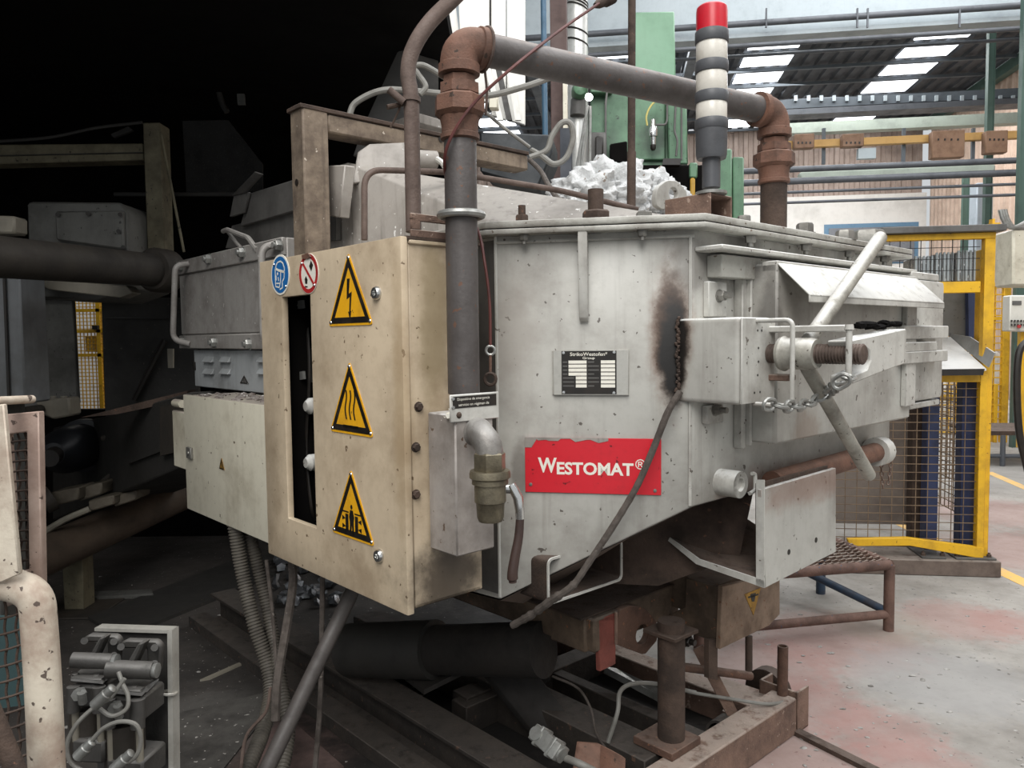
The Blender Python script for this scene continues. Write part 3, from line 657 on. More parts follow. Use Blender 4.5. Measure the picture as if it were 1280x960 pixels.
for (cx, cy, lab, which) in ((351, 343.5, 'blue round mandatory face protection sign', 0), (386.5, 342, 'red and white round prohibition sign with scorched rim', 1)):
    c = cab.uv(cx, cy); R = (cab.uv(cx, cy - 25.5)[1] - cab.uv(cx, cy + 25.5)[1]) / 2
    D = Frame(cab.P(c[0], c[1], 0), -U, -V)
    ds = cbt.part('round_sign', prism(disc(D, (0, 0), R, R, 1, .0005, 0), -V * .002), M_wht, label=lab)
    if which == 0:
        cbt.part('blue_field', prism(disc(D, (0, 0), R, R, .90, .0026, 0), -V * .0005), M_blu, ds)
        ln = []
        def stroke(pts, wd=.035):
            for i in range(len(pts) - 1):
                a, b = V3((*pts[i], 0)), V3((*pts[i + 1], 0)); d = (b - a).normalized(); n_ = V3((-d.y, d.x, 0)) * wd
                ln.append(prism([D.P(q.x * R, q.y * R, .0032) for q in (a - n_, b - n_, b + n_, a + n_)], -V * .0004))
        stroke([(-.45, .28), (-.38, .5), (-.2, .62), (.1, .66), (.35, .55), (.5, .3), (.5, .12)]); stroke([(-.5, .34), (-.1, .22), (.5, .1)], .06)
        stroke([(-.5, .3), (-.5, -.55), (-.1, -.62), (.05, -.35), (.1, .15)]); stroke([(-.42, -.4), (-.05, -.42)]); stroke([(.5, .1), (.45, -.2), (.25, -.35), (.25, -.65), (-.05, -.72)])
        stroke([(-.3, .1), (-.2, .02)], .06); stroke([(-.42, .0), (-.42, -.25)]); stroke([(-.2, -.1), (-.15, -.3)])
        cbt.part('sign_symbol', join(ln), M_wht, ds)
    else:
        cbt.part('red_ring', ringplate(disc(D, (0, 0), R, R, .97, .0026, 0), disc(D, (0, 0), R, R, .76, .0026, 0), -V * .0006), M_sred, ds)
        cbt.part('red_bar', prism([D.P(x * R, y * R, .0036) for x, y in ((-.62, .52), (-.52, .62), (.62, -.52), (.52, -.62))], -V * .0005), M_sred, ds)
        pl = [[(.1, .35), (.3, .62), (.5, .38), (.3, .08)], [(-.4, -.25), (-.25, -.1), (-.1, -.3), (-.15, -.5), (-.35, -.48)], [(-.4, -.58), (-.12, -.62), (-.12, -.68), (-.4, -.66)]]
        cbt.part('sign_symbol', join([prism([D.P(x * R, y * R, .0026) for x, y in q], -V * .0004) for q in pl]), M_blk, ds)
        cbt.part('scorch_peel', prism([D.P(x * R, y * R, .0036) for x, y in ((-.55, .95), (.1, 1.0), (.4, .78), (.0, .72), (-.5, .75))], -V * .003), M_fit, ds)
    for x, y in ((-.62, .55), (.62, -.6)):
        cbt.part('rivet', lathe(D.P(x * R, y * R, .0035), -V, [(0, .005), (.003, .003)], 10), M_chrome, ds)
# rusted angle and clamp on the cabinet top
zt0 = zct - .006
ang = cbt.part('top_angle', box(csd, .02, dpt + .02, zt0, zt0 + .008, -.12, .0), M_rustb)
s0 = csd.uv(514, 285, -.01)[0]; s1 = csd.uv(558, 285, -.01)[0]
cbt.part('clamp_bracket', join([box(csd, s0, s1 + .05, zt0 + .008, zt0 + .028, -.018, -.01), box(csd, s0, s0 + .03, zt0 + .028, zt0 + .06, -.018, -.01), box(csd, s0, s1 + .05, zt0 + .05, zt0 + .07, -.018, -.01)]), M_rustl, ang, bev=.002)

# ---------------- small junction cabinet
jf = cab.shift(h=-.01)
sj0 = cab.uv(340, 600, -.01)[0]; sj1 = cab.uv(231, 560, -.01)[0]
sj0 = max(sj0, sW + .004)
zj1 = cab.uv(337, 507, -.01)[1]; zj0 = cab.uv(339, 681, -.01)[1]
jc = Thing('junction_cabinet', 'small square off-white junction cabinet covered in debris on top', 'cabinet', cab.P((sj0 + sj1) / 2, zj0, -.1))
jd = jc.part('door', box(cab, sj0, sj1, zj0, zj1, -.03, -.01), M_cabs, bev=.005, seg=2)
jc.part('body', box(cab, sj0 + .006, sj1 - .006, zj0 + .008, zj1 - .004, -.24, -.033), M_cabs, bev=.003)
p = cab.X(239, 566, -.01); jc.part('lock', join([box(cab, cab.uv(241.5, 566, -.01)[0], cab.uv(236, 566, -.01)[0], cab.uv(239, 573, -.01)[1], cab.uv(239, 559, -.01)[1], -.01, .002), lathe(p - V * .01, -V, [(0, .009), (.006, .009)], 12)]), M_steel, jd, bev=.002)
tri_sign(Frame(cab.P(0, 0, -.01), U, -V), (277.5, 572), (274.5, 586), (281, 587.5), BOLT, M_yelr, None, jc, 'tiny yellow triangle sticker')
jc.part('side_box', box(cab, cab.uv(233, 540, -.05)[0], cab.uv(216, 540, -.05)[0], cab.uv(222, 584, -.05)[1], cab.uv(222, 514, -.05)[1], -.2, -.05), M_cabs, bev=.004)
pp = cab.X(228, 505, -.06); jc.part('cap_tube', cyl(pp - U * .0, pp + U * .09, .018, 14), M_cabs)
deb = []
for k in range(70):
    s_ = random.uniform(sj0 + .03, sj1 - .05); h_ = random.uniform(-.22, -.04); q = cab.P(s_, zj1 - .002, h_); r_ = random.uniform(.006, .02)
    deb.append(blob(q, r_, r_, r_ * .45, 1, .6, 2, k))
solo('debris_layer', 'grey brown crumbs of debris on top of the junction cabinet', 'debris', join(deb), paint('debris', '#8b8580', '#4c3a34', .5, 30, 0, '#d5d2cd', .12, .9, 0, .3), kind='stuff')
# ================================================================== inspection hatch left of the cabinet
HH = -.22
hs0 = cab.uv(333, 380, HH)[0]; hs1 = cab.uv(222, 380, HH)[0]; hz1 = cab.uv(223, 326, HH)[1]; hz0 = cab.uv(231, 436, HH)[1]
hat = Thing('inspection_hatch', 'dull grey steel hatch with bent rod handles and bolts behind the cabinet', 'hatch', cab.P((hs0 + hs1) / 2, hz0, HH - .1))
M_hat = paint('hatch_steel', '#9a9691', '#635c57', .40, 5, .35, '#b9b5b0', .04, .5, .1, .1, .5, '#b0aca6')
hat.part('box', box(cab, hs0 - .15, hs1, hz0 + .0, hz1, HH - .35, HH - .02), M_hat, bev=.004)
hat.part('cover_plate', box(cab, hs0 - .15, hs1 - .005, hz0 + .07, hz1 - .07, HH - .02, HH - .012), M_hat, bev=.003)
hat.part('top_rail', box(cab, hs0 - .15, hs1 + .004, hz1 - .07, hz1, HH - .02, HH), M_hat, bev=.004)
hat.part('bottom_rail', box(cab, hs0 - .15, hs1 + .0, hz0, hz0 + .065, HH - .02, HH), M_hat, bev=.004)
for px, py in ((262, 324), (304, 316), (230, 427), (269, 428), (312, 430), (350, 307), (227, 333)):
    hat.part('bolt', bolt(cab.X(px, py, HH), -V, .021, .02, .012), M_galv)
def hp(px, py, h): return cab.X(px, py, h)
hat.part('handle', rod([hp(236, 330, HH), hp(219, 332, HH + .06), hp(216, 425, HH + .06), hp(238, 430, HH)], .014, .05, 10), M_hat, label='bent rod handle on the hatch')
hat.part('handle', rod([hp(346, 304, HH), hp(327, 310, HH + .06), hp(329, 425, HH + .06), hp(340, 431, HH)], .014, .05, 10), M_hat, label='bent rod handle on the hatch')
hat.part('strap', rod([hp(279, 289, HH - .06), hp(284, 287, HH - .04), hp(310, 297, HH - .02), hp(321, 312, HH)], .011, .02, 8), M_hat)
hat.part('strap', rod([hp(285, 290, HH - .08), hp(296, 304, HH - .05), hp(303, 312, HH - .01)], .008, .02, 8), M_hat)
# louvred vent box below the hatch
l0 = cab.uv(337, 465, HH - .03)[0]; l1 = cab.uv(243, 460, HH - .03)[0]; lz1 = cab.uv(243, 437, HH - .03)[1]; lz0 = cab.uv(245, 478, HH - .03)[1]
lv = Thing('louvred_box', 'light grey sheet box with stamped louvres below the hatch', 'vent box', cab.P((l0 + l1) / 2, lz0, HH - .2))
lv.part('body', box(cab, l0 - .2, l1, lz0 - .02, lz1, HH - .4, HH - .03), paint('vent_grey', '#9ea1a2', '#6d6d6b', .3, 5, .3, None, 0, .5, 0, .05), bev=.004)
for px in (262, 283, 330):
    for py in (450, 465):
        a = cab.uv(px + 6, py + 3, HH - .03); b = cab.uv(px - 6, py - 5, HH - .03)
        lv.part('louvre', spoly(Frame(cab.P(a[0], 0, HH - .03), -V, U), [(0, a[1]), (.018, a[1]), (.0, b[1])], 0, b[0] - a[0]), MATS['vent_grey'], bev=.002)
tri_sign(Frame(cab.P(0, 0, HH - .03), U, -V), (306, 469), (300, 479), (311, 480), BOLT, M_lidd, None, lv, 'worn grey triangle sticker')
lv.part('latch', box(cab, l1 - .02, l1 - .01, lz0 + .06, lz0 + .1, HH - .03, HH - .02), M_blk)

# ================================================================== bracket frame on the furnace
bp = Frame(at(380, 215, 2.72), V, -U); bp.o.z = 0
bfm = Thing('bracket_frame', 'rusty square tube gallows of one post and one beam behind the cabinet', 'bracket', bp.P(.05, zft, -.06))
b0 = bp.uv(380, 215)[0]; b1 = bp.uv(412, 215)[0]; bw = b1 - b0; zb1 = bp.uv(380, 131)[1]
bfm.part('post', box(bp, b0, b1, zft - .25, zb1, -bw * .95, 0), M_box, bev=.006)
be = bp.uv(661, 195)[0]; zbb_ = bp.uv(400, 163)[1]
bfm.part('beam', box(bp, b1 + .001, be, zbb_, zb1 - .012, -bw * .95, -.003), M_box, bev=.006)
bfm.part('top_angle', box(bp, b0 - .01, be, zb1 - .011, zb1 + .004, -bw, .004), M_rustb, bev=.002)
for px, py, F_ in ((551, 174, bp),): bfm.part('hole', lathe(F_.X(px, py, -.001), -U, [(0, .012), (.002, .012), (.002, .006)], 12), M_blk)
bfm.part('hole', lathe(Frame(bp.P(b0, 0), U, -V).X(371, 228, .001), -V, [(0, .012), (.002, .012), (.002, .006)], 12), M_blk)

# ================================================================== gas pipe
pz = 2.02; PC = at(577, 300, pz); pr = .0425
def vp(py, base=PC): # height on the vertical pipe at picture row
    d = ray(577, py); k = (V3((base.x, base.y, 0)) - V3((CAM.x, CAM.y, 0))).length / V3((d.x, d.y, 0)).length; return CAM.z + d.z * k
aP = math.atan((2450 - 640) / FPX); PD = V3((math.sin(aP), math.cos(aP), -.03)).normalized()
zh = vp(55)
def at_xy(c, z): return V3((c.x, c.y, z))
gp = Thing('gas_pipe', 'thick rusty gas pipe rising past the cabinet and crossing over the furnace', 'pipe', at_xy(PC, vp(495)))
gp.part('riser', cyl(at_xy(PC, vp(492)), at_xy(PC, vp(120)), pr, 28), M_pipe)
er = .055
c1 = at_xy(PC, zh)
def elbow(c, d1, d2, er, r, mat, lip=True):
    a = c + d1 * er; b = c + d2 * er; pts = [a * (1 - t) ** 2 + c * 2 * t * (1 - t) + b * t * t for t in [k / 10 for k in range(11)]]
    pts = [a + d1 * .012] + pts + [b + d2 * .012]
    g = sweep(pts, r * 1.16, 24)
    return g + lathe(a + d1 * .01, d1, [(-.012, r * 1.2), (-.010, r * 1.28), (.014, r * 1.28), (.016, r)], 24) + lathe(b + d2 * .01, d2, [(-.012, r * 1.2), (-.01, r * 1.28), (.014, r * 1.28), (.016, r)], 24)
gp.part('elbow', elbow(c1, -ZU, PD, er, pr, M_fit), M_fit, label='rusty orange pipe elbow')
def union(c, top, scale=1.0, label=None):
    s_ = scale
    g = join([lathe(c + ZU * top, -ZU, [(0, pr * 1.02), (.018 * s_, pr * 1.04), (.019 * s_, pr * 1.24), (.045 * s_, pr * 1.26), (.047 * s_, pr * 1.1)], 8, .3),
              lathe(c + ZU * (top - .047 * s_), -ZU, [(0, pr * 1.25), (.008 * s_, pr * 1.56), (.046 * s_, pr * 1.58), (.056 * s_, pr * 1.34)], 8, .2),
              lathe(c + ZU * (top - .097 * s_), -ZU, [(0, pr * 1.26), (.03 * s_, pr * 1.12), (.048 * s_, pr * 1.12), (.05 * s_, pr * 1.2), (.062 * s_, pr * 1.2), (.066 * s_, pr)], 24)])
    return gp.part('union', g, M_fit, label=label)
union(at_xy(PC, 0), zh - .085, 1.0, 'rusty hexagonal pipe union')
C2 = c1 + PD * 1.0
for _ in range(40):
    d = C2 - CAM; px = 640 + FPX * d.dot(RGT) / d.dot(FWD); C2 = C2 + PD * (968 - px) * .002
gp.part('cross_pipe', cyl(c1 + PD * (er + .01), C2 - PD * (er + .01), pr, 28), M_pipe)
gp.part('elbow', elbow(C2, -ZU, -PD, er, pr, M_fit), M_fit, label='rusty orange pipe elbow')
union(at_xy(C2, 0), C2.z - .085, .9, 'rusty hexagonal pipe union')
gp.part('down_pipe', cyl(at_xy(C2, C2.z - .2), at_xy(C2, zft + .001), pr, 24), M_rustb)
wr = torus(c1 + PD * (er + .02), PD, pr * 1.32, .004, 24, 6)
gp.part('tie_wire', wr + tube([c1 + PD * (er + .02) - ZU * pr * 1.3, c1 + PD * (er + .025) - ZU * .11, c1 + PD * (er + .02) - ZU * .17], .004, 6), M_conduit)
clz = vp(269)
gp.part('pipe_clamp', sweep([at_xy(PC, clz) + V3((math.cos(t) * (pr + .012), math.sin(t) * (pr + .012), 0)) for t in [2 * math.pi * k / 28 for k in range(28)]], .0105, 8, closed=True), M_galv, label='round U-bolt clamp on the riser')

# curved conduit
dC = 2.1
solo('conduit', 'thinner rusty conduit pipe bending up and out of the picture', 'pipe', sweep(spline([at(517, 290, dC), at(515.5, 200, dC), at(514, 125, dC), at(510, 92, dC), at(516, 62, dC), at(537, 28, dC + .02), at(575, -10, dC + .05), at(620, -60, dC + .1)], 8), .0215, 16), M_conduit)
ct = Thing('stopcock', 'small stopcock on the side of the curved conduit', 'valve', at(496, 140, dC))
ct.part('collar', cyl(at(514, 128, dC), at(514, 122, dC), .026, 16), M_conduit)
ct.part('spout', cyl(at(505, 128, dC - .02), at(486, 112, dC - .03), .010, 10), M_conduit)
ct.part('tap', join([cyl(at(503, 130, dC), at(484, 134, dC - .02), .007, 8), tube([at(500, 134, dC), at(494, 148, dC), at(488, 160, dC)], .003, 6)]), M_rustb)
solo('thin_pipe', 'thin brown pipe bent over the edge of the furnace lid', 'pipe', sweep(bend([at(455.5, 300, 2.5), at(455.5, 212, 2.5), at(560, 215, 2.62), at(700, 238, 2.72), at(797, 262, 2.8)], .06, 8), .0105, 10), M_conduit)
# hoses
def hose(label, pts, r, mat, cat='hose', name='hose', group=None): return solo(name, label, cat, tube(pts, r, 9, 8), mat, group=group)
hose('pale grey hose arching behind the conduit and union', [at(436, 146, 3.1), at(445, 128, 3.1), at(478, 113, 3.1), at(520, 114, 3.1), at(600, 120, 3.1), at(650, 110, 3.1), at(697, 94, 3.15)], .0125, M_hose)
hose('short pale hose with black plug beside the conduit', [at(525, 118, 2.9), at(532, 108, 2.9), at(522, 92, 2.9), at(518, 84, 2.9), at(530, 82, 2.9), at(558, 98, 2.95)], .011, M_hose)
hose('grey looped hose hanging beside the brown steel post', [at(662, 197, 3.6), at(683, 188, 3.6), at(690, 170, 3.6), at(702, 154, 3.6), at(713, 155, 3.6), at(716, 175, 3.6), at(707, 198, 3.6), at(692, 205, 3.6), at(677, 195, 3.6), at(665, 188, 3.65)], .014, M_hose)
hose('dark hose running down onto the furnace lid', [at(662, 200, 3.55), at(676, 214, 3.4), at(686, 232, 3.1), at(698, 250, 2.85), at(709, 271, 2.66)], .011, M_cable)
hose('thin pale line sloping behind the gas pipe riser', [at(600, 134, 3.4), at(630, 160, 3.4), at(662, 184, 3.45)], .008, M_hose)
rc = solo('red_cable', 'thin dark red cable slung over the gas pipe', 'cable', tube([at(752, 2, 2.3), at(700, 38, 2.15), at(640, 85, 1.96), at(590, 132, 1.945), at(561, 178, 1.95), at(556, 212, 1.99), at(566, 240, 2.09), at(596, 285, 2.12), at(606, 330, 2.1), at(612, 380, 2.1), at(613, 432, 2.1)], .0042, 8, 8), M_redc)
solo('cable_plug', 'dark cable gland at the upper end of the red cable', 'plug', lathe(at(744, 7, 2.29), (at(770, -6, 2.35) - at(744, 7, 2.29)), [(0, .008), (.02, .014), (.05, .016), (.055, .02), (.09, .02)], 14), M_rustb)
sh = Thing('shackle', 'small rusty shackle and ring at the lower end of the red cable', 'shackle', at(613, 488, 2.1))
sh.part('eye', torus(at(613, 438, 2.1), V3((0, 1, 0)), .012, .004, 16, 6), M_galv)
sh.part('link', cyl(at(613, 444, 2.1), at(613, 466, 2.1), .004, 8), M_rust)
sh.part('ring', torus(at(613, 474, 2.1), V3((.3, 1, 0)), .016, .005, 18, 6), M_rustb)

# ================================================================== gas valve box on the cabinet side
sv, zv = csd.uv(535.5, 600, 0); hv = csd.solve_h(sv, zv, 570); sv1 = csd.uv(617.5, 600, hv)[0]
zvt = csd.uv(568, 519, hv)[1]; zvb = csd.uv(570, 697, hv)[1]
M_vb = paint('valve_box', '#a39c96', '#5f554d', .35, 4, .3, '#5a4638', .03, .45, .1, .06, .7, '#d9d8d6')
vb = Thing('gas_valve_box', 'grey sheet metal gas box bolted to the side of the beige cabinet', 'box', csd.P((sv + sv1) / 2, zvb, hv / 2))
vb.part('body', box(csd, sv, sv1, zvb, zvt, .001, hv), M_vb, bev=.004)
zp1 = csd.uv(564, 494, hv + .01)[1]; sp0 = csd.uv(564, 510, hv + .01)[0]; sp1 = csd.uv(625, 505, hv + .01)[0]; zp0 = csd.uv(564, 529, hv + .01)[1]
pt = vb.part('notice_plate', box(csd, sp0, sp1, zp0, zp1, hv + .001, hv + .006), M_furw, bev=.002, label='bent white plate with a black notice')
pwid = sp1 - sp0; phgt = zp1 - zp0
vb.part('black_notice', box(csd, sp0 + .008, sp1 - .010, zp1 - phgt * .50, zp1 - phgt * .07, hv + .006, hv + .007), M_blk, pt)
nt_ = [textg('Dispositivo de emergencia', csd.P(sp0 + .022, zp1 - phgt * .255, hv + .007), V, ZU, -U, w=pwid * .66, h=phgt * .13, bold=.0),
       textg('servicio en régimen de', csd.P(sp0 + .026, zp1 - phgt * .455, hv + .007), V, ZU, -U, w=pwid * .62, h=phgt * .13)]
vb.part('lettering', join(nt_), M_wht, pt)
for fx, fz in ((.05, .14), (.05, .45), (.17, .75)):
    vb.part('rivet', lathe(csd.P(sp0 + pwid * fx, zp1 - phgt * fz, hv + .006), -U, [(0, .005 if fz < .7 else .009), (.004, .004)], 10), M_chrome if fz < .7 else M_rustb, pt)
dl = []
for k in range(9): dl.append(blob(csd.P(sv + random.uniform(.0, .05), zvt + random.uniform(-.02, .012), hv * random.uniform(.5, 1.0)), .018, .018, .012, 2, .6, 2, k))
vb.part('sealant', join(dl), M_wht, label='smear of white sealant at the box top')
# elbow and ball valve
e0 = csd.X(592, 541, hv); dn = -ZU
ex = csd.X(612, 560, hv + .09)
bv_ = Thing('ball_valve', 'grey pipe elbow with brass ball valve and brown lever on the gas box', 'valve', ex - ZU * .25)
ctr = V3((ex.x, ex.y, e0.z - .005))
bv_.part('elbow', sweep(spline([e0 + U * .01, e0 - U * .02 + ZU * .006, ctr + U * .028 + ZU * .004, ctr + U * .006 - ZU * .016, ctr - ZU * .045, ctr - ZU * .075], 6), .035, 20), paint('valve_grey', '#87837e', '#55504b', .4, 14, .2, None, 0, .45, .3, .12, .3, '#c9c7c4'))
zz = csd.uv(612, 565, hv + .09)[1]
bv_.part('hex_nut', lathe(V3((ctr.x, ctr.y, zz)), -ZU, [(0, .036), (.004, .041), (.044, .041), (.05, .038)], 6, .2), M_brass)
bv_.part('flange_ring', lathe(V3((ctr.x, ctr.y, zz - .046)), -ZU, [(0, .03), (0, .05), (.008, .052), (.018, .052), (.022, .046), (.034, .046)], 28), M_brass)
vbd = bv_.part('valve_body', lathe(V3((ctr.x, ctr.y, zz - .08)), -ZU, [(0, .04), (.045, .04), (.05, .036), (.085, .034), (.095, .030), (.097, .02)], 24), M_brass)
hv_ = V3((ctr.x, ctr.y, zz - .1)) + V * .05 - U * .02
bv_.part('stem', cyl(V3((ctr.x, ctr.y, zz - .095)) + V * .02, hv_ + V * .012, .012, 12), M_chrome)
hd = (V * .72 - U * .3).normalized()
LF = Frame(hv_ + V * .008, -ZU, (-U * .9 - V * .15).normalized(), (V + U * -.15).normalized())
lev = bv_.part('lever', sweep([LF.P(-.012, -.005), LF.P(.0, .0, .006), LF.P(.02, .008, .012), LF.P(.05, .012, .014), LF.P(.075, .013, .014)], .011, 10, rf=lambda t: .013 - .003 * abs(t - .5)), M_chrome)
bv_.part('grip', sweep(spline([LF.P(.07, .013, .014), LF.P(.12, .008, .014), LF.P(.17, -.004, .014), LF.P(.21, -.012, .014), LF.P(.235, -.012, .014)], 5), .011, 12, rf=lambda t: (.0105 + .004 * t) * (1 if t < .93 else .7)), M_handle, label='dark brown plastic lever grip')

# ================================================================== stack light
sq = at(889, 230, 2.24)
slb = V3((sq.x, sq.y, 0))
def sz(py): d = ray(889, py); k = math.hypot(slb.x, slb.y) / math.hypot(d.x, d.y); return CAM.z + d.z * k
Rl = .0475
sl = Thing('stack_light', 'tall signal stack light with red top lens and three clear white lenses', 'signal light', V3((slb.x, slb.y, sz(238))))
M_lg = paint('stack_grey', '#4a4b4e', '#2f2f31', .25, 10, .1, None, 0, .5, 0, .03)
M_lw = paint('lens_white', '#cfcac0', '#a49c90', .25, 8, .2, None, 0, .3, 0, .0)
M_lr = paint('lens_red', '#c01226', '#8a0e1c', .2, 8, 0, None, 0, .3, 0, .0)
sl.part('pole', lathe(slb + ZU * sz(235), ZU, [(0, .026), (sz(196) - sz(235), .026)], 20), M_lg)
sl.part('base_housing', lathe(slb + ZU * sz(199), ZU, [(0, .02), (0, Rl * .86), (.012, Rl * .93), (sz(160) - sz(199), Rl * .96)], 28), M_lg)
for (ya, yb, nm, mt) in ((163, 150, 'ring', M_lg), (155, 129, 'lens', M_lw), (130, 116, 'ring', M_lg), (118, 92, 'lens', M_lw), (92, 78, 'ring', M_lg), (80, 53, 'lens', M_lw), (55, 40, 'ring', M_lg), (44, 8, 'lens', M_lr)):
    r_ = Rl * (1.0 if nm == 'ring' else .93); h_ = sz(yb) - sz(ya)
    pr_ = [(0, r_ * .97), (.002, r_), (h_ - .002, r_), (h_, r_ * .97)]
    if mt is M_lr: pr_ = [(0, r_), (h_ - .016, r_), (h_ - .006, r_ * .97), (h_ - .001, r_ * .85), (h_, r_ * .3)]
    sl.part(nm, lathe(slb + ZU * sz(ya), ZU, pr_, 28), mt, label='red lens' if mt is M_lr else None)
bxf = Frame(at(888, 250, 2.2), U, -V); bxf.o.z = 0
zb_t = bxf.uv(888, 240)[1]
bx_ = Thing('light_bracket', 'short rusty square tube carrying the signal light on the flange', 'bracket', bxf.P(.08, zft, -.05))
bl = bxf.uv(856, 250)[0]; bh = csd.uv(912, 250, 0)
bt = .006
bx_.part('square_tube', ringplate([bxf.P(0, zft + .002, 0), bxf.P(0, zb_t, 0), bxf.P(0, zb_t, -.115), bxf.P(0, zft + .002, -.115)], [bxf.P(0, zft + .002 + bt, -bt), bxf.P(0, zb_t - bt, -bt), bxf.P(0, zb_t - bt, -.115 + bt), bxf.P(0, zft + .002 + bt, -.115 + bt)], U * .16), M_rustl, bev=.002)
bx_.part('pole_socket', lathe(V3((slb.x, slb.y, zb_t)), ZU, [(0, .045), (.008, .045), (.012, .03)], 20), M_galv)
# lifting lug with hole on the lid
lg = Frame(at(835, 245, 2.75), V * .9 - U * .1, -U)
n_ = 24; ctr_ = lg.uv(836, 243)
inn_ = []; out_ = []
px_out = [(818, 262), (816, 246), (819, 234), (829, 226), (840, 227), (849, 238), (853, 252), (853, 262)]
oz_ = [lg.uv(*p) for p in px_out]
def rayhit(t):
    d = (math.cos(t), math.sin(t)); best = None
    for i in range(len(oz_)):
        (x0, y0), (x1, y1) = oz_[i], oz_[(i + 1) % len(oz_)]; x0 -= ctr_[0]; x1 -= ctr_[0]; y0 -= ctr_[1]; y1 -= ctr_[1]
        den = d[0] * (y1 - y0) - d[1] * (x1 - x0)
        if abs(den) < 1e-9: continue
        k = (x0 * (y1 - y0) - y0 * (x1 - x0)) / den; m_ = (x0 * d[1] - y0 * d[0]) / den
        if k > 0 and -1e-6 <= m_ <= 1 + 1e-6: best = k if best is None else min(best, k)
    return best or .04
for k in range(n_):
    t = 2 * math.pi * k / n_; R_ = rayhit(t); out_.append(lg.P(ctr_[0] + R_ * math.cos(t), ctr_[1] + R_ * math.sin(t), 0)); inn_.append(lg.P(ctr_[0] + .024 * math.cos(t), ctr_[1] + .022 * math.sin(t), 0))
fur.part('lifting_eye', ringplate(out_, inn_, -U * .02), M_furw, bev=.002, label='grey lifting eye plate on the lid')
# dross heap
dz = []
for k, (px, py, rr_, d_) in enumerate(((742, 250, .22, 3.7), (765, 246, .24, 3.8), (803, 256, .21, 3.9), (832, 268, .16, 4.0), (716, 260, .12, 3.6), (690, 264, .09, 3.4), (698, 249, .05, 3.4), (780, 255, .2, 3.8))):
    dz.append(blob(at(px, py, d_), rr_, rr_, rr_ * .7, 5, .34, 3.0, k + 5))
solo('dross_heap', 'white lumpy heap of insulation and dross on top of the furnace', 'dross', join(dz), paint('dross_white', '#d5d6d6', '#8a8a88', .38, 9, 0, '#8a7a6a', .05, .85, 0, .8), kind='stuff', sharp=75)

# loose cable from the clamp box
cpts = [cham.X(850, 490, .02), cham.X(835, 515, .05), cham.X(815, 565, .06), cham.X(795, 610, .06), cham.X(765, 660, .06), cham.X(735, 705, .06), cham.X(715, 733, .06), cham.X(690, 750, .05), cham.X(665, 768, .02), cham.X(640, 782, .0)]
solo('loose_cable', 'frayed grey cable hanging from the clamp box across the furnace front', 'cable', sweep(spline(cpts, 10), .0095, 9, rf=lambda t: .0095 + (.005 * random.random() if t > .65 else .0008 * random.random())), M_cable)
# ================================================================== weigh frame under the furnace
M_wf = paint('weigh_frame', '#6b5a4a', '#33281f', .5, 6, .2, '#8a5a3e', .05, .75, 0, .2, .5, '#7d746c')
M_wfb = paint('weigh_beige', '#85705e', '#4a392c', .45, 7, .2, '#6a4630', .06, .75, 0, .2)
wA = Frame(at(743, 795, 2.62), U, -V); wA.o.z = 0
wfr = Thing('weigh_frame', 'rusty brown carrying frame of box beams under the furnace', 'frame', wA.P(.4, wA.uv(741, 817)[1], -.1))
za1 = wA.uv(743, 775)[1]; za0 = wA.uv(741, 817)[1]
wfr.part('long_beam', box(wA, 0, 1.7, za0, za1, -.16, 0), M_wf, bev=.008)
tri_sign(wA, (720, 771), (706, 801), (735, 814), STAR, M_yelr, None, wfr, 'dirty yellow triangle sign on the long beam')
wB = Frame(wA.P(0, 0, -.005), V, -U)
zB1 = wB.uv(800, 752)[1]; zB0 = wB.uv(810, 790)[1]
sB = wB.uv(857, 750)[0]
wfr.part('cross_beam', box(wB, -.02, sB, zB0, zB1, -.2, -.03), M_wf, bev=.006)
wfr.part('deck_plate', box(wB, -.05, sB + .05, zB1, zB1 + .006, -.5, -.02), M_rustb)
wfr.part('red_tab', ppoly(wB, [(748, 775), (770, 766), (770, 830), (765, 833), (750, 840)], -.02, .0), paint('red_oxide', '#7d4238', '#4a2c26', .4, 9, .1, None, 0, .75, 0, .15), bev=.003, label='red oxide flat tab')
lo = [wB.uv(x, y, .005) for x, y in ((771, 764), (790, 756), (806, 760), (820, 775), (823, 790), (822, 800), (806, 819), (771, 806))]
c_ = wB.uv(803, 793, .005)
def ring_from(F, outl, c, r, h, n=24):
    ou = []; inn = []
    for k in range(n):
        t = 2 * math.pi * k / n; d = (math.cos(t), math.sin(t)); best = .03
        cand = []
        for i in range(len(outl)):
            x0, y0 = outl[i][0] - c[0], outl[i][1] - c[1]; x1, y1 = outl[(i + 1) % len(outl)][0] - c[0], outl[(i + 1) % len(outl)][1] - c[1]
            den = d[0] * (y1 - y0) - d[1] * (x1 - x0)
            if abs(den) < 1e-9: continue
            kk = (x0 * (y1 - y0) - y0 * (x1 - x0)) / den; mm = (x0 * d[1] - y0 * d[0]) / den
            if kk > 0 and -1e-6 <= mm <= 1 + 1e-6: cand.append(kk)
        R_ = min(cand) if cand else best
        ou.append(F.P(c[0] + R_ * d[0], c[1] + R_ * d[1], h)); inn.append(F.P(c[0] + r * d[0], c[1] + r * d[1], h))
    return ou, inn
ou, inn2 = ring_from(wB, lo, c_, .036, -.02)
wfr.part('eye_lug', ringplate(ou, inn2, -U * .025), M_rust, bev=.002, label='rusty plate lug with round eye')
wfr.part('weld_bead', tube([wB.X(770, 765 + k * 10, .004) for k in range(5)], .006, 6, 3), M_rustl)
wC = Frame(at(903, 770, 2.78), U, -V); wC.o.z = 0; wD = Frame(wC.o, V, -U)
wfr.part('side_plate', ppoly(wC, [(903, 735), (857, 722), (856, 758), (824, 776), (898, 805)], -.02, 0), M_wf, bev=.003)
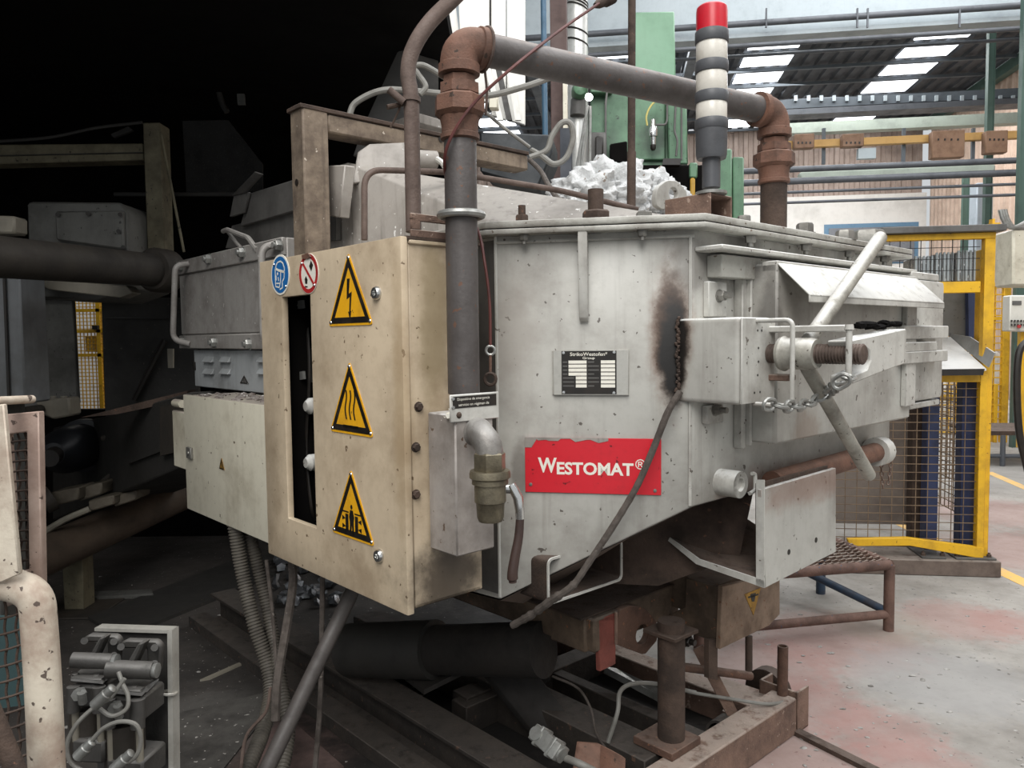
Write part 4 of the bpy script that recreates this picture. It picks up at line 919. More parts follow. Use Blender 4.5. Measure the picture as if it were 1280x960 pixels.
ep = wfr.part('end_plate', ppoly(wD, [(903, 733), (975, 716), (975, 768), (962, 782), (900, 812)], -.02, 0), M_wfb, bev=.003, label='beige end plate with rusty lower edge')
wfr.part('core', box(wC, .03, .3, wC.uv(903, 780)[1], wC.uv(903, 735)[1], -.3, -.02), M_wf)
FD = Frame(wD.o, V, -U)
A_, B_, C_ = (932, 742), (950, 735), (942, 768)
sg = wfr.part('warning_sign', ppoly(wD, [(931, 743), (951, 735), (942, 769)], 0, .002), M_yelr, label='dirty yellow triangle sign upside down')
wfr.part('sign_symbol', join([ppoly(wD, [(938, 743), (945, 741), (943, 752), (940, 752)], .002, .003), ppoly(wD, [(935, 746), (948, 742), (948, 744), (936, 748)], .002, .003)]), M_blk, sg)
# hanger tubes beside it
wfr.part('hanger_tube', cyl(at(936, 795, 2.95), at(936, 838, 2.95), .014, 12), M_rustb)
wfr.part('hanger_flat', prism([at(886, 800, 2.8), at(897, 800, 2.8), at(897, 850, 2.8), at(886, 848, 2.8)], U * .02), M_rustb)

# ================================================================== base frame on the floor
f1 = floor(1000, 915); BF = Frame(f1, V, -U); BF.o.z = 0
bw_ = .15
bs = Thing('base_frame', 'low rusty floor frame of channel beams with a pipe leg', 'frame', BF.P(-.3, 0, -.3))
sr_ = BF.uv(996, 900)[0]
bs.part('front_beam', box(BF, -1.05, sr_, 0, bw_, -.11, 0), M_rustl, bev=.006)
bs.part('channel_end', join([box(BF, sr_ + .005, sr_ + .015, 0, bw_ + .02, -.17, 0), box(BF, sr_ + .005, sr_ + .10, 0, .01, -.17, 0), box(BF, sr_ + .005, sr_ + .1, 0, bw_ + .02, -.012, 0), box(BF, sr_ + .005, sr_ + .1, 0, bw_ + .02, -.17, -.158)]), M_rustl, bev=.003)
tb = onz(978, 868, bw_); bs.part('stub_tube', pipe_hollow(tb, tb + ZU * (.20), .021, .016, 16), M_rust, label='upright stub tube on the frame corner')
lgp = onz(839, 921, bw_ + .03)
lt = at(838, 790, (lgp - CAM).dot(FWD))
bs.part('leg_plate', box(Frame(lgp, V, -U), -.09, .08, -.03, -.001, -.10, .07), M_rust, bev=.003)
bs.part('pipe_leg', cyl(lgp, V3((lgp.x, lgp.y, lt.z + .05)), .048, 24), M_rustb)
bs.part('leg_head', box(Frame(V3((lgp.x, lgp.y, lt.z)), V, -U), -.06, .08, .0, .015, -.08, .06), M_rustb, bev=.003)
bs.part('head_bolt', bolt(at(857, 800, 2.74), -U, .02, .02, .02), M_blk)
M_db = paint('frame_dark', '#3a332d', '#1c1815', .5, 6, .1, '#5a4436', .05, .8, 0, .25, .35, '#5c554f')
def ibeam(name, px, py, z1, L0_, L1_, wid, ht, mat):
    p = onz(px, py, z1); F = Frame(V3((p.x, p.y, 0)), U, -V)
    g = box(F, L0_, L1_, z1 - .015, z1, -wid, 0) + box(F, L0_, L1_, z1 - ht, z1 - ht + .015, -wid, 0) + box(F, L0_, L1_, z1 - ht + .015, z1 - .015, -wid * .6, -wid * .4)
    return bs.part(name, g, mat, bev=.002)
ibeam('long_beam', 598, 950, .16, -.5, 2.4, .14, .16, M_db)
bs.part('long_rail', box(Frame(V3((*onz(480, 945, .06).xy, 0)), U, -V), -.6, 2.0, 0, .06, -.1, 0), M_db, bev=.003)
bs.part('leg_beam', box(Frame(V3((*onz(800, 948, bw_).xy, 0)), U, -V), -.02, 1.9, 0, bw_ - .002, -.16, 0), M_db, bev=.004)
pS = onz(640, 850, .16)
bs.part('cross_bar', box(Frame(V3((*onz(560, 880, .14).xy, 0)), V, -U), .1, .55, .05, .13, -.1, 0), M_db, bev=.003)
bs.part('side_beam', box(Frame(BF.P(sr_ - .04, 0, -.11), U, V), 0, 1.3, 0, .12, -.10, 0), M_rustl, bev=.004)
bs.part('mid_beam', box(Frame(BF.P(sr_ - .42, 0, -.11), U, V), 0, 1.4, 0, .11, -.06, 0), M_db, bev=.004)
bs.part('back_beam', box(BF, -1.0, sr_, 0, .12, -1.0, -.9), M_db, bev=.004)
# braces seen between leg and frame end
def flat(p0, p1, w_, t, mat, name, thing, up=ZU):
    p0, p1 = V3(p0), V3(p1); d = (p1 - p0).normalized(); s_ = d.cross(up).normalized() * (w_ / 2); n_2 = d.cross(s_).normalized() * t
    return thing.part(name, prism([p0 - s_, p1 - s_, p1 + s_, p0 + s_], n_2), mat, bev=.002)
flat(at(872, 808, 3.0), at(922, 905, 3.0), .045, .008, M_rustl, 'brace', bs, up=FWD)
flat(at(880, 846, 3.4), at(958, 872, 3.15), .10, .012, M_rustl, 'brace', bs)
flat(at(905, 885, 3.05), at(935, 900, 3.0), .05, .01, M_rustl, 'brace', bs)
bs.part('tie_tube', cyl(at(848, 833, 2.85), at(938, 845, 3.05), .017, 12), M_rust)
bs.part('tie_tube', tube([at(860, 865, 2.95), at(910, 873, 2.98), at(960, 880, 3.0), at(995, 874, 3.12)], .007, 8), M_hose)
bs.part('wheel', lathe(at(960, 862, 3.35), V, [(-.03, .085), (-.025, .095), (.03, .095), (.03, .03)], 24), M_rustb)
bs.part('roller', pipe_hollow(at(899, 912, 3.0) + V * .1, at(896, 916, 2.92), .045, .035), M_db)
# scissor arms in the shade
sc_ = Thing('lift_linkage', 'dark scissor linkage plates in the shade under the furnace', 'linkage', floor(640, 880))
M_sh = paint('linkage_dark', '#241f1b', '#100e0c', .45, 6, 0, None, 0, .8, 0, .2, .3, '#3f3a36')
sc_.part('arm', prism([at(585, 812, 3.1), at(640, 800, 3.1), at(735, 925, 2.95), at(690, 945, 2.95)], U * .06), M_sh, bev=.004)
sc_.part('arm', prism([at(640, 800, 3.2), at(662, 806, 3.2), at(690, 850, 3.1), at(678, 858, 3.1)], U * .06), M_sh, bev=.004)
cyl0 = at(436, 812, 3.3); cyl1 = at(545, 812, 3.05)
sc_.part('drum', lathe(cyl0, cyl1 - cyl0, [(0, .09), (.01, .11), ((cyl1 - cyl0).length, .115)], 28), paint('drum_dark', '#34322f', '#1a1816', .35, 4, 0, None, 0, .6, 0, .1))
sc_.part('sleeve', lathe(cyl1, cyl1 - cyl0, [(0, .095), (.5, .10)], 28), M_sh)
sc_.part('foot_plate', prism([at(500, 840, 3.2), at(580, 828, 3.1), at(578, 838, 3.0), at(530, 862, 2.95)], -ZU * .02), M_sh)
rail = solo('bright_rail', 'worn bright rail glinting under the furnace', 'rail', prism([at(755, 833, 3.3), at(770, 835, 3.3), at(828, 862, 3.1), at(822, 868, 3.1)], -ZU * .03), M_galv)
solo('hydraulic_hose', 'thin grey hose looping beside the pipe leg', 'hose', tube([at(760, 928, 2.75), at(772, 890, 2.75), at(775, 865, 2.8), at(790, 855, 2.85), at(820, 855, 2.9), at(870, 866, 2.92)], .008, 8), M_hose)
solo('dark_wire', 'thin dark wire curling down between the beams', 'wire', tube([at(690, 845, 2.9), at(722, 860, 2.9), at(738, 885, 2.85), at(745, 915, 2.8), at(760, 940, 2.75)], .005, 7), M_cable)
# connector block and red bracket
cbk = Thing('valve_block', 'small cast aluminium valve block lying among the beams', 'block', at(686, 950, 2.5))
cf = Frame(at(686, 932, 2.5), (RGT * .8 + FWD * .6).normalized(), (-FWD * .8 + RGT * .5).normalized())
ca, cbv = at(672, 917, 2.52), at(700, 942, 2.44)
cx_ = (cbv - ca).normalized(); cn_ = (-FWD + ZU * .5 - RGT * .25); cn_ = (cn_ - cx_ * cn_.dot(cx_)).normalized(); cz_ = cx_.cross(cn_)
CF = Frame((ca + cbv) / 2, cx_, cn_, cz_)
cbk.part('body', box(CF, -.06, .06, -.027, .027, -.03, .03), M_galv, bev=.006, seg=2)
for s__ in (-.03, .03): cbk.part('rib', box(CF, s__ - .006, s__ + .006, -.033, .033, -.034, .034), M_galv, bev=.003)
cbk.part('bore', lathe(CF.P(-.04, 0, .0305), cn_, [(0, .014), (.001, .014)], 16), M_blk); cbk.part('bore', lathe(CF.P(.0605, 0, 0), cx_, [(0, .016), (.001, .016)], 16), M_blk)
cbk.part('port', lathe(CF.P(-.04, 0, .03), cn_, [(0, .014), (0, .022), (.006, .022), (.006, .014)], 16), M_galv)
cbk.part('port', lathe(CF.P(.06, 0, 0), cx_, [(0, .016), (0, .024), (.006, .024), (.006, .016)], 16), M_galv)
cbk.part('hose_tail', tube([at(708, 948, 2.45), at(725, 955, 2.4), at(745, 965, 2.4)], .012, 10), M_hose)
rbk = Thing('red_bracket', 'rusty red oxide bracket at the lower picture edge', 'bracket', at(742, 960, 2.55))
rbk.part('plate', prism([at(724, 928, 2.58), at(750, 930, 2.58), at(768, 940, 2.55), at(768, 985, 2.5), at(715, 990, 2.5)], U * .012), M_fit, bev=.003)
rbk.part('flange', prism([at(750, 930, 2.56), at(768, 940, 2.53), at(766, 985, 2.48), at(748, 985, 2.5)], -U * .05), M_fit, bev=.003)

# ================================================================== hoses below the cabinets
bh_ = paint('corrugated_hose', '#57524a', '#332e29', .4, 12, 0, None, 0, .6, 0, .05)
solo('corrugated_hose', 'dark ribbed hose dropping from the junction cabinet, the left one', 'hose', ribbed([at(293, 655, 2.95), at(303, 715, 2.95), at(318, 780, 2.92), at(334, 830, 2.9), at(338, 868, 2.85), at(328, 915, 2.72), at(312, 955, 2.6), at(295, 1000, 2.5)], .028, .012), bh_, group='ribbed hoses below the cabinets')
solo('corrugated_hose', 'dark ribbed hose dropping behind the left one and curling under', 'hose', ribbed([at(312, 668, 3.0), at(330, 740, 3.0), at(342, 800, 2.95), at(352, 860, 2.85), at(360, 915, 2.75), at(352, 965, 2.65), at(346, 1000, 2.6)], .026, .012), bh_, group='ribbed hoses below the cabinets')
solo('cable_bundle', 'dark bundle of cables dropping from the slot cabinet', 'cable', tube([at(364, 690, 2.75), at(366, 730, 2.75), at(357, 790, 2.7), at(347, 850, 2.62), at(344, 900, 2.6)], .016, 8), M_cable)
solo('cable_strand', 'single thin cable hanging left of the slanted tube', 'cable', tube([at(333, 700, 2.8), at(340, 760, 2.8), at(346, 840, 2.75)], .007, 7), M_cable)
solo('cable_strand', 'single thin cable hanging right of the slanted tube', 'cable', tube([at(403, 720, 2.6), at(402, 800, 2.6), at(400, 880, 2.55), at(393, 970, 2.5)], .009, 7), M_cable)
solo('cable_strand', 'brownish thin cable curving beside the ribbed hoses', 'cable', tube([at(338, 860, 2.8), at(332, 890, 2.7), at(308, 920, 2.6), at(300, 970, 2.5)], .006, 7), M_conduit)
solo('slanted_tube', 'thick dark slanted tube running down to the floor below the cabinet', 'pipe', cyl(at(440, 740, 2.55), at(322, 985, 2.25), .0245, 18), paint('dark_tube', '#4c4744', '#2d2826', .35, 10, 0, None, 0, .55, 0, .1))
# ================================================================== step platform
zp = .36
p_fl, p_fr = onz(985, 716, zp), onz(1112, 706, zp); p_bl, p_br = onz(1030, 672, zp), onz(1082, 668, zp)
stp = Thing('step_platform', 'low step platform with expanded metal tread and rusty tube frame', 'step', V3((p_fr.x - .3, p_fr.y + .3, 0)))
M_tube = paint('step_tube', '#6e5348', '#3d2f2a', .45, 9, .1, '#2c4a66', .03, .75, 0, .25)
M_tubb = paint('step_blue', '#2c4157', '#3b302b', .45, 9, .1, None, 0, .6, 0, .2)
W_ = (p_fl - p_fr).normalized(); Dp = V3((-W_.y, W_.x, 0)); Dp = Dp if Dp.y > 0 else -Dp
wd = 1.1; dpth = .62
c00 = p_fr; c10 = p_fr + W_ * wd; c01 = p_fr + Dp * dpth; c11 = c10 + Dp * dpth
for a, b in ((c00, c10), (c01, c11), (c00, c01), (c10, c11)): stp.part('top_rail', cyl(a, b, .028, 14), M_tube)
stp.part('leg', cyl(V3((c00.x, c00.y, 0)), c00, .028, 14), M_tube); stp.part('leg', cyl(V3((c01.x, c01.y, 0)), c01, .028, 14), M_tubb)
stp.part('leg', cyl(V3((c10.x, c10.y, 0)), c10, .028, 14), M_tube); stp.part('leg', cyl(V3((c11.x, c11.y, 0)), c11, .028, 14), M_tubb)
stp.part('lower_rail', cyl(V3((c00.x, c00.y, .09)), V3((c10.x, c10.y, .09)), .024, 14), M_tube)
q1 = c01 + W_ * .35; stp.part('brace', cyl(V3((q1.x, q1.y, .27)), V3((c00.x, c00.y, .10)), .022, 12), M_tubb); stp.part('mid_rail', cyl(V3((q1.x, q1.y, .27)), V3((c11.x, c11.y, .27)), .022, 12), M_tubb)
tr = []
nx, ny = 26, 12
for i in range(nx):
    for j in range(ny):
        a = c00 + W_ * (wd * (i + (.5 if j % 2 else 0)) / nx) + Dp * (dpth * (j + .5) / ny); dx = W_ * (wd / nx * .5); dy = Dp * (dpth / ny)
        zt2 = ZU * .018
        tr.append(prism([a - dx + zt2, a - dy * .5 + ZU * .034, a + dx + zt2, a - dy * .2 + ZU * .034], -ZU * .006)); tr.append(prism([a - dx + zt2, a + dy * .5 + ZU * .014, a + dx + zt2, a + dy * .25 + ZU * .014], -ZU * .006))
stp.part('expanded_tread', join(tr), M_rustl, kind='stuff')
# ================================================================== the hall
def red(px, py, r): return (tuple(floor(px, py)), r, 9.0, '#9c7069', .42, .55)
M_floor = paint('hall_floor', '#9d9993', '#6f6a64', .42, 1.6, 0, '#5f5a55', .05, .75, 0, .2, 0, spsc=34, fine=.4,
                stains_and_shade=[red(1040, 800, .55), red(960, 830, .45), red(1010, 880, .35), red(1100, 915, .3), red(1200, 775, .42), red(1265, 780, .3), red(950, 950, .5), red(1245, 640, .8), red(1290, 690, .8), red(1150, 960, .3),
                        (tuple(floor(1180, 850)), .5, 9, '#8b8a89', .6, .5), (tuple(floor(1260, 590)), 1.6, 9, '#8b8985', .5, .5), (tuple(floor(1100, 780)), .35, 9, '#8d8478', .5, .5)])
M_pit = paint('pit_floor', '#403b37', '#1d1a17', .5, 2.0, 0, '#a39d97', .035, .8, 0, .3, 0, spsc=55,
              stains_and_shade=[(tuple(floor(380, 925)), .35, 9, '#6d5650', .5, .5), (tuple(floor(255, 905)), .4, 9, '#5b5854', .6, .5), (tuple(floor(620, 840)), 1.3, 9, '#161311', .92, .5), (tuple(floor(760, 850)), .8, 9, '#161311', .9, .5)])  # last two entries paint the shade under the furnace onto the floor
bl0 = floor(995, 893); da, db = bl0 - U * 6, bl0 + U * 14
bl1 = bl0 - V * 1.3; da = bl1 - U * 6
struct('floor', G([da, V3((30, -4, 0)), V3((40, 40, 0)), V3((-6, 40, 0)), db, bl0, bl1], [(6, 0, 1, 5), (5, 1, 2), (5, 2, 3, 4)]), M_floor)
struct('floor_pit', G([da, bl1, bl0, db, V3((-16, 16, 0)), V3((-10, -4, 0))], [(1, 2, 3, 4), (0, 1, 4, 5)]), M_pit, label='dark greasy floor of the machine pit, shade under the furnace painted in')
y0, y1 = floor(1120, 652), floor(1330, 752); yd = (y1 - y0).normalized(); yn = V3((-yd.y, yd.x, 0)) * .055
M_ypaint = paint('floor_yellow', '#dcae5a', '#b5a58c', .42, 5, 0, '#a09a92', .1, .8, 0, .1)
struct('trim_1', prism([y0 - yn, y1 - yn, y1 + yn, y0 + yn], ZU * .002), M_ypaint, label='yellow painted floor line')
y0, y1 = floor(1235, 590), floor(1300, 618); yd = (y1 - y0).normalized(); yn = V3((-yd.y, yd.x, 0)) * .05
struct('trim_2', prism([y0 - yn, y1 - yn, y1 + yn, y0 + yn], ZU * .002), M_ypaint, label='far yellow painted floor line')
p0, p1 = floor(985, 912), floor(1110, 975); d_ = (p1 - p0).normalized(); n_ = V3((-d_.y, d_.x, 0)) * .02
struct('trim_3', prism([p0 - n_, p1 - n_, p1 + n_, p0 + n_], ZU * .018), M_rustb, label='steel edge strip set in the floor')
def slab(px, mat, t=.008): return prism([floor(*q) for q in px], ZU * t)
struct('trim_4', slab([(215, 895), (330, 868), (342, 884), (262, 985), (150, 985)], 0), paint('floor_plate', '#5a5753', '#2c2926', .5, 5, 0, '#b5b0aa', .05, .7, .1, .2), label='dark steel floor plate')
struct('trim_5', slab([(352, 890), (430, 960), (330, 1010), (300, 985)], 0, .006), paint('floor_plate_pink', '#6e5a55', '#382f2c', .5, 5, 0, None, 0, .8, 0, .2), label='reddish floor plate')
# walls and roof
LW, DB, ZR = 9.2, 25.0, 8.0
M_clad = paint('cladding_tan', '#b9a291', '#8b7868', .3, 1.5, .3, None, 0, .6, 0, .0)
M_clad2 = paint('cladding_back', '#a08f84', '#6b5d55', .35, 1.5, .3, None, 0, .6, 0, .0)
M_wwall = paint('white_wall', '#d6d3cd', '#aaa69f', .2, .8, .1, None, 0, .7, 0, .02)
M_roof = paint('roof_sheet', '#3c4046', '#25272b', .3, 1.0, 0, None, 0, .7, 0, .0)
M_gal = paint('girder_grey', '#9fa8ac', '#7b8286', .25, 1.5, .1, None, 0, .55, 0, .02)
M_slate = paint('girder_slate', '#4d545a', '#33383c', .3, 2, .1, None, 0, .6, 0, .02)
M_grn = paint('column_green', '#3f564d', '#2f423c', .3, 2, .2, None, 0, .55, 0, .02)
M_pg = paint('duct_green_grey', '#9aa398', '#737b72', .3, 2, .1, None, 0, .6, 0, .02)
M_dp = paint('pipe_dark', '#52555a', '#33353a', .3, 4, .1, None, 0, .5, .1, .02)
zsp = hall.uv(1000, 246, -DB)[1]
struct('wall_back', box(hall, -14, LW, 0, zsp, -DB - .2, -DB), M_wwall)
bcl = struct('wall_back_cladding', corrugated(hall.P(-14, zsp, -DB - .1), HX, ZU, -HD, LW + 14, ZR - zsp, .30, .06), M_clad2, label='ribbed cladding above the white wall')
struct('wall_right', corrugated(hall.P(LW + .1, 0, -DB), -HD, ZU, -HX, DB - 3, ZR, .28, .06), M_clad)
rf = struct('ceiling', corrugated(H(-14, 13.5, ZR + .06), HX, HD, -ZU, LW + 14, DB - 13.5, .33, .06), M_roof)
M_sky = glow('skylight_pane', '#f4f9ff', 2.6)
Ds = [16.2, 17.2, 18.3, 19.4, 20.6, 22.0, 23.4, 24.8]
for l0 in (6.9, 3.4, -.1, -3.6):
    for i in range(len(Ds) - 1):
        struct('skylight', prism([H(l0 - .55, Ds[i] + .13, ZR - .03), H(l0 + .55, Ds[i] + .13, ZR - .03), H(l0 + .55, Ds[i + 1] - .13, ZR - .03), H(l0 - .55, Ds[i + 1] - .13, ZR - .03)], ZU * .02), M_sky, parent=rf)
for D_ in Ds: struct('purlin', box(hall, -14, LW, ZR - .12, ZR - .05, -D_ - .04, -D_ + .04), M_slate, parent=rf)
for l_ in (1.6, -2.0): struct('rafter', box(hall, l_ - .1, l_ + .1, ZR - .35, ZR - .2, -DB, -13.5), M_slate, parent=rf)
struct('eaves_beam', box(hall, LW - .2, LW, ZR - .3, ZR - .05, -DB, -10), M_grn, parent=rf)
def hz_(px, py, D): return hall.uv(px, py, -D)
def hbox(px0, py0, px1, py1, D, th=.2):
    a = hz_(px0, (py0 + py1) / 2, D)[0]; b = hz_(px1, (py0 + py1) / 2, D)[0]; cx = (px0 + px1) / 2
    if px1 >= 1300: b = LW - .05
    return box(hall, a, b, hz_(cx, py1, D)[1], hz_(cx, py0, D)[1], -D - th, -D)
def hcyl(px0, px1, cx, cy, D, r):
    z = hz_(cx, cy, D)[1]; b = LW - .05 if px1 >= 1300 else hz_(px1, cy, D)[0]; return cyl(hall.P(hz_(px0, cy, D)[0] - (2.5 if px1 >= 1300 else 0), z, -D), hall.P(b, z, -D), r, 10)
g1 = Thing('crane_girder', 'broad pale grey crane girder spanning the top of the hall', 'girder', H(3, 12, 6))
zg = hz_(1110, 30, 12)[1]
g1.part('web', box(hall, -6, LW - .05, zg, zg + 1.1, -12.3, -12.1), M_gal); g1.part('lower_flange', box(hall, -6, LW - .05, zg - .06, zg, -12.4, -12.0), M_gal)
g1.part('rail_pipe', hcyl(640, 1330, 1110, 18, 11.9, .045), M_dp); g1.part('rail_pipe', hcyl(640, 1330, 1110, 46, 11.9, .035), M_dp); g1.part('rail_pipe', hcyl(640, 1330, 1110, 59, 12.6, .025), M_dp)
for px in (958, 1072, 1085, 1200): g1.part('clip', hbox(px - 1, 10, px + 1, 34, 11.85, .03), M_dp)
solo('pendant_lamp', 'small round pendant lamp under the crane girder', 'lamp', lathe(hall.P(hz_(1126, 41, 13)[0], hz_(1126, 43, 13)[1], -13), ZU, [(0, .01), (0, .2), (.08, .16), (.14, .05), (.3, .02)], 16), M_gal)
g2 = Thing('crane_rail', 'dark slate crane rail with clips crossing the hall', 'girder', H(4, 16, 6))
g2.part('rail', hbox(975, 117, 1300, 128, 16, .2), M_slate); g2.part('flange', hbox(975, 129, 1300, 136, 15.9, .4), M_dp)
for k in range(18): g2.part('clip', hbox(993 + k * 16, 119, 997 + k * 16, 126, 15.95, .04), M_gal)
solo('tie_beam', 'plain green grey tie beam below the crane rail', 'girder', hbox(960, 147, 1300, 160, 17, .25), M_pg)
bb = Thing('busbar', 'yellow busbar trunking with brown tap-off boxes', 'busbar', H(4, 13, 4))
bb.part('trunking', hbox(985, 169, 1300, 178, 13, .12), paint('busbar_yellow', '#b08a4e', '#8a6a3c', .3, 4, 0, None, 0, .6, 0, .02))
M_tap = paint('tapoff_brown', '#7d5f49', '#5a4334', .35, 6, .2, None, 0, .65, 0, .02)
for (a, b, c, d) in ((993, 167, 1018, 185), (1053, 167, 1080, 183), (1165, 163, 1206, 197), (1232, 163, 1260, 191)):
    q = bb.part('tap_off_box', hbox(a, b, c, d, 12.85, .15), M_tap, bev=.01)
    for k in range(4): bb.part('knockout', hbox(a + (c - a) * (.2 + .2 * k) - 1, b + 10, a + (c - a) * (.2 + .2 * k) + 1, b + 12.5, 12.84, .01), M_blk, q)
for px in (1030, 1130, 1217): bb.part('hanger', hbox(px - 2, 160, px + 2, 205, 13.1, .05), M_slate)
bb.part('junction', hbox(1073, 185, 1095, 198, 12.9, .1), M_gal)
for k, (cy, r, c) in enumerate(((207, .045, 'thick dark service pipe just below the busbar'), (222, .05, 'thick dark service pipe below the pale duct'), (236, .022, 'thin dark service pipe above the white wall'), (249, .022, 'lowest thin dark service pipe above the white wall'))):
    solo('service_pipe', c, 'pipe', hcyl(930, 1320, 1110, cy, 12.2 + .01 * k, r), M_dp)
solo('cable_duct', 'pale green grey cable duct between the service pipes', 'duct', hbox(1000, 209, 1245, 221, 12.6, .2), M_pg, bev=.03)
for k, (x0, x1, yb, D_, m_, lb) in enumerate(((1233, 1240, 330, 13.5, M_grn, 'green steel column beside the tan cladding'), (1275, 1290, 300, 11.5, M_grn, 'green steel column at the right picture edge'), (1205, 1212, 330, 20, M_grn, 'far green steel column by the white wall'))):
    a = hz_(x0, 200, D_)[0]; b = hz_(x1, 200, D_)[0]
    zc_ = 5.6 if D_ == 20 else 7.6
    solo('steel_column', lb, 'column', box(hall, a, b, 0, zc_, -D_ - .06, -D_) + box(hall, a - .01, a, 0, zc_, -D_ - .08, -D_ + .02) + box(hall, b, b + .01, 0, zc_, -D_ - .08, -D_ + .02), M_grn)
solo('grey_column', 'pale grey blue service column next to the green column', 'column', hbox(1219, 228, 1240, 420, 14.5, .3), paint('col_blue', '#aab4bc', '#858f98', .25, 3, .1, None, 0, .5, 0, .0), bev=.02)
wn = struct('window_1', hbox(1030, 279, 1148, 330, DB - .02, .02), paint('win_frame', '#5d7f98', '#4a677c', .2, 3, 0, None, 0, .5, 0, .0)); struct('window_pane', hbox(1036, 284, 1143, 328, DB - .05, .02), paint('win_dark', '#76797e', '#55585c', .3, 2, 0, None, 0, .3, 0, .0), parent=wn)
struct('window_2', hbox(1168, 279, 1202, 330, DB - .02, .02), paint('win_blue', '#2c6f9c', '#1f5478', .3, 3, 0, None, 0, .4, 0, .0))
# ================================================================== things behind the furnace
M_pale = paint('panel_white', '#e3e1db', '#aba79f', .22, 2, .25, None, 0, .6, 0, .02)
pc = Thing('strip_curtain', 'tall white panels hanging behind the gas pipe elbow', 'panel', at(612, 150, 4.6))
for k, (a, b, top, bot) in enumerate(((572, 611, -20, 128), (614, 632, -20, 150), (633.5, 656, -20, 156))):
    pc.part('panel', prism([at(a, top, 4.6), at(b, top, 4.6), at(b, bot, 4.6), at(a + (6 if k == 0 else 0), bot - 6, 4.6)], HD * .03), M_pale, bev=.004)
pc.part('dark_gap', prism([at(609, -20, 4.68), at(616, -20, 4.68), at(616, 140, 4.68), at(609, 140, 4.68)], HD * .02), M_blk)
for k in range(3): pc.part('slanted_strip', prism([at(606 + 13 * k, 84, 4.5), at(613 + 13 * k, 84, 4.5), at(629 + 11 * k, 150, 4.5), at(622 + 11 * k, 150, 4.5)], HD * .02), M_pale if k != 1 else M_blk)
solo('pale_panel_edge', 'narrow white panel edge at the black housing corner', 'panel', prism([at(552, -10, 5.2), at(566, -10, 5.2), at(575, 60, 5.2), at(566, 80, 5.2)], HD * .05), M_pale)
dkm = Thing('dark_hopper', 'dark machine part with ragged edge behind the bracket beam', 'machine', at(655, 200, 4.4))
dkm.part('body', prism([at(600, 165, 4.4), at(690, 168, 4.4), at(690, 192, 4.4), at(672, 235, 4.4), at(600, 215, 4.4)], HD * .4), paint('dark_blue', '#1e2327', '#111315', .3, 5, 0, None, 0, .6, 0, .1), bev=.01)
solo('switch_box', 'small cream switch box under the hose behind the union', 'box', prism([at(611, 115, 3.3), at(622, 115, 3.3), at(622, 135, 3.3), at(611, 135, 3.3)], HD * .05), M_cabs, bev=.004)
solo('blue_pipe', 'slim blue vertical pipe behind the gas pipe', 'pipe', cyl(at(679, -20, 5.6), at(683, 300, 5.6), .021, 12), paint('blue_pipe', '#43647c', '#30495c', .3, 6, .2, None, 0, .5, 0, .05))
bpm = paint('post_brown', '#4a3530', '#2e211e', .35, 5, .2, None, 0, .65, 0, .05)
solo('brown_post', 'brown steel post behind the gas pipe', 'post', prism([at(687, -20, 5.2), at(708, -20, 5.2), at(710, 300, 5.2), at(690, 300, 5.2)], HD * .1), bpm, bev=.004)
solo('pale_batten', 'thin pale batten against the brown post', 'batten', prism([at(703.5, 96, 5.15), at(709, 96, 5.15), at(709.5, 170, 5.15), at(704, 170, 5.15)], HD * .03), M_cabs)
solo('navy_post', 'short dark navy post right of the brown post', 'post', prism([at(700, 160, 5.0), at(714, 160, 5.0), at(715, 300, 5.0), at(701, 300, 5.0)], HD * .1), paint('navy_dark', '#2a2f38', '#1b1f25', .3, 5, 0, None, 0, .6, 0, .05))
du = Thing('silver_duct', 'round galvanised duct wrapped with black cables', 'duct', at(721, 200, 6.2))
du.part('tube', cyl(at(721, -30, 6.2), at(722, 260, 6.2), .088, 24), paint('duct_galv', '#bdbdb9', '#8b8a86', .35, 4, .3, None, 0, .35, .5, .05))
for k in range(5): du.part('cable_wrap', torus(at(721, 2 + k * (4 if k < 3 else 13), 6.2), (.35, 0, 1), .094, .006, 20, 6), M_blk)
solo('rusty_standpipe', 'slim rusty standpipe rising out of the furnace top', 'pipe', cyl(at(790, -20, 3.3), at(789, 262, 3.3), .0165, 14) + cyl(at(789.5, 190, 3.3), at(789, 262, 3.3), .019, 14), M_rustb)
M_gm = paint('machine_green', '#587c5f', '#364b3c', .42, 2.2, .25, '#2c2f2a', .04, .5, 0, .04,
             stains_and_shade=[(tuple(at(815, 175, 6.4)), .2, .22, '#2f3b30', .8, .7), (tuple(at(765, 180, 6.4)), .1, .2, '#3d4d3f', .6, .7)])
M_gml = paint('machine_green_light', '#70957a', '#5b7a62', .25, 2.2, .15, None, 0, .5, 0, .02)
gm = Thing('green_press', 'green hydraulic press with oily panels behind the furnace', 'machine', at(790, 330, 6.6))
def gq(px, d, th, mat, nm, bev=.01, parent=None, label=None): return gm.part(nm, prism([at(x, y, d) for x, y in px], HD * th), mat, parent, label, bev=bev)
gq([(738, 108), (768, 106), (850, 106), (850, 262), (738, 262)], 6.4, 1.2, M_gm, 'housing')
gq([(757, 112), (832, 110), (832, 200), (757, 200)], 6.36, .05, M_gm, 'front_panel')
gq([(790, 15), (843, 14), (845, 112), (790, 112)], 6.7, .3, M_gml, 'tall_plate')
gq([(738, 100), (765, 100), (765, 116), (738, 116)], 6.3, .2, M_gm, 'cap')
gq([(893, 186), (915, 186), (915, 330), (893, 330)], 6.2, .3, M_gm, 'side_rail'); gq([(916, 196), (930, 196), (930, 330), (916, 330)], 6.3, .3, M_gm, 'side_rail')
gq([(834, 112), (858, 112), (860, 205), (836, 205)], 6.3, .2, M_gm, 'rib_plate')
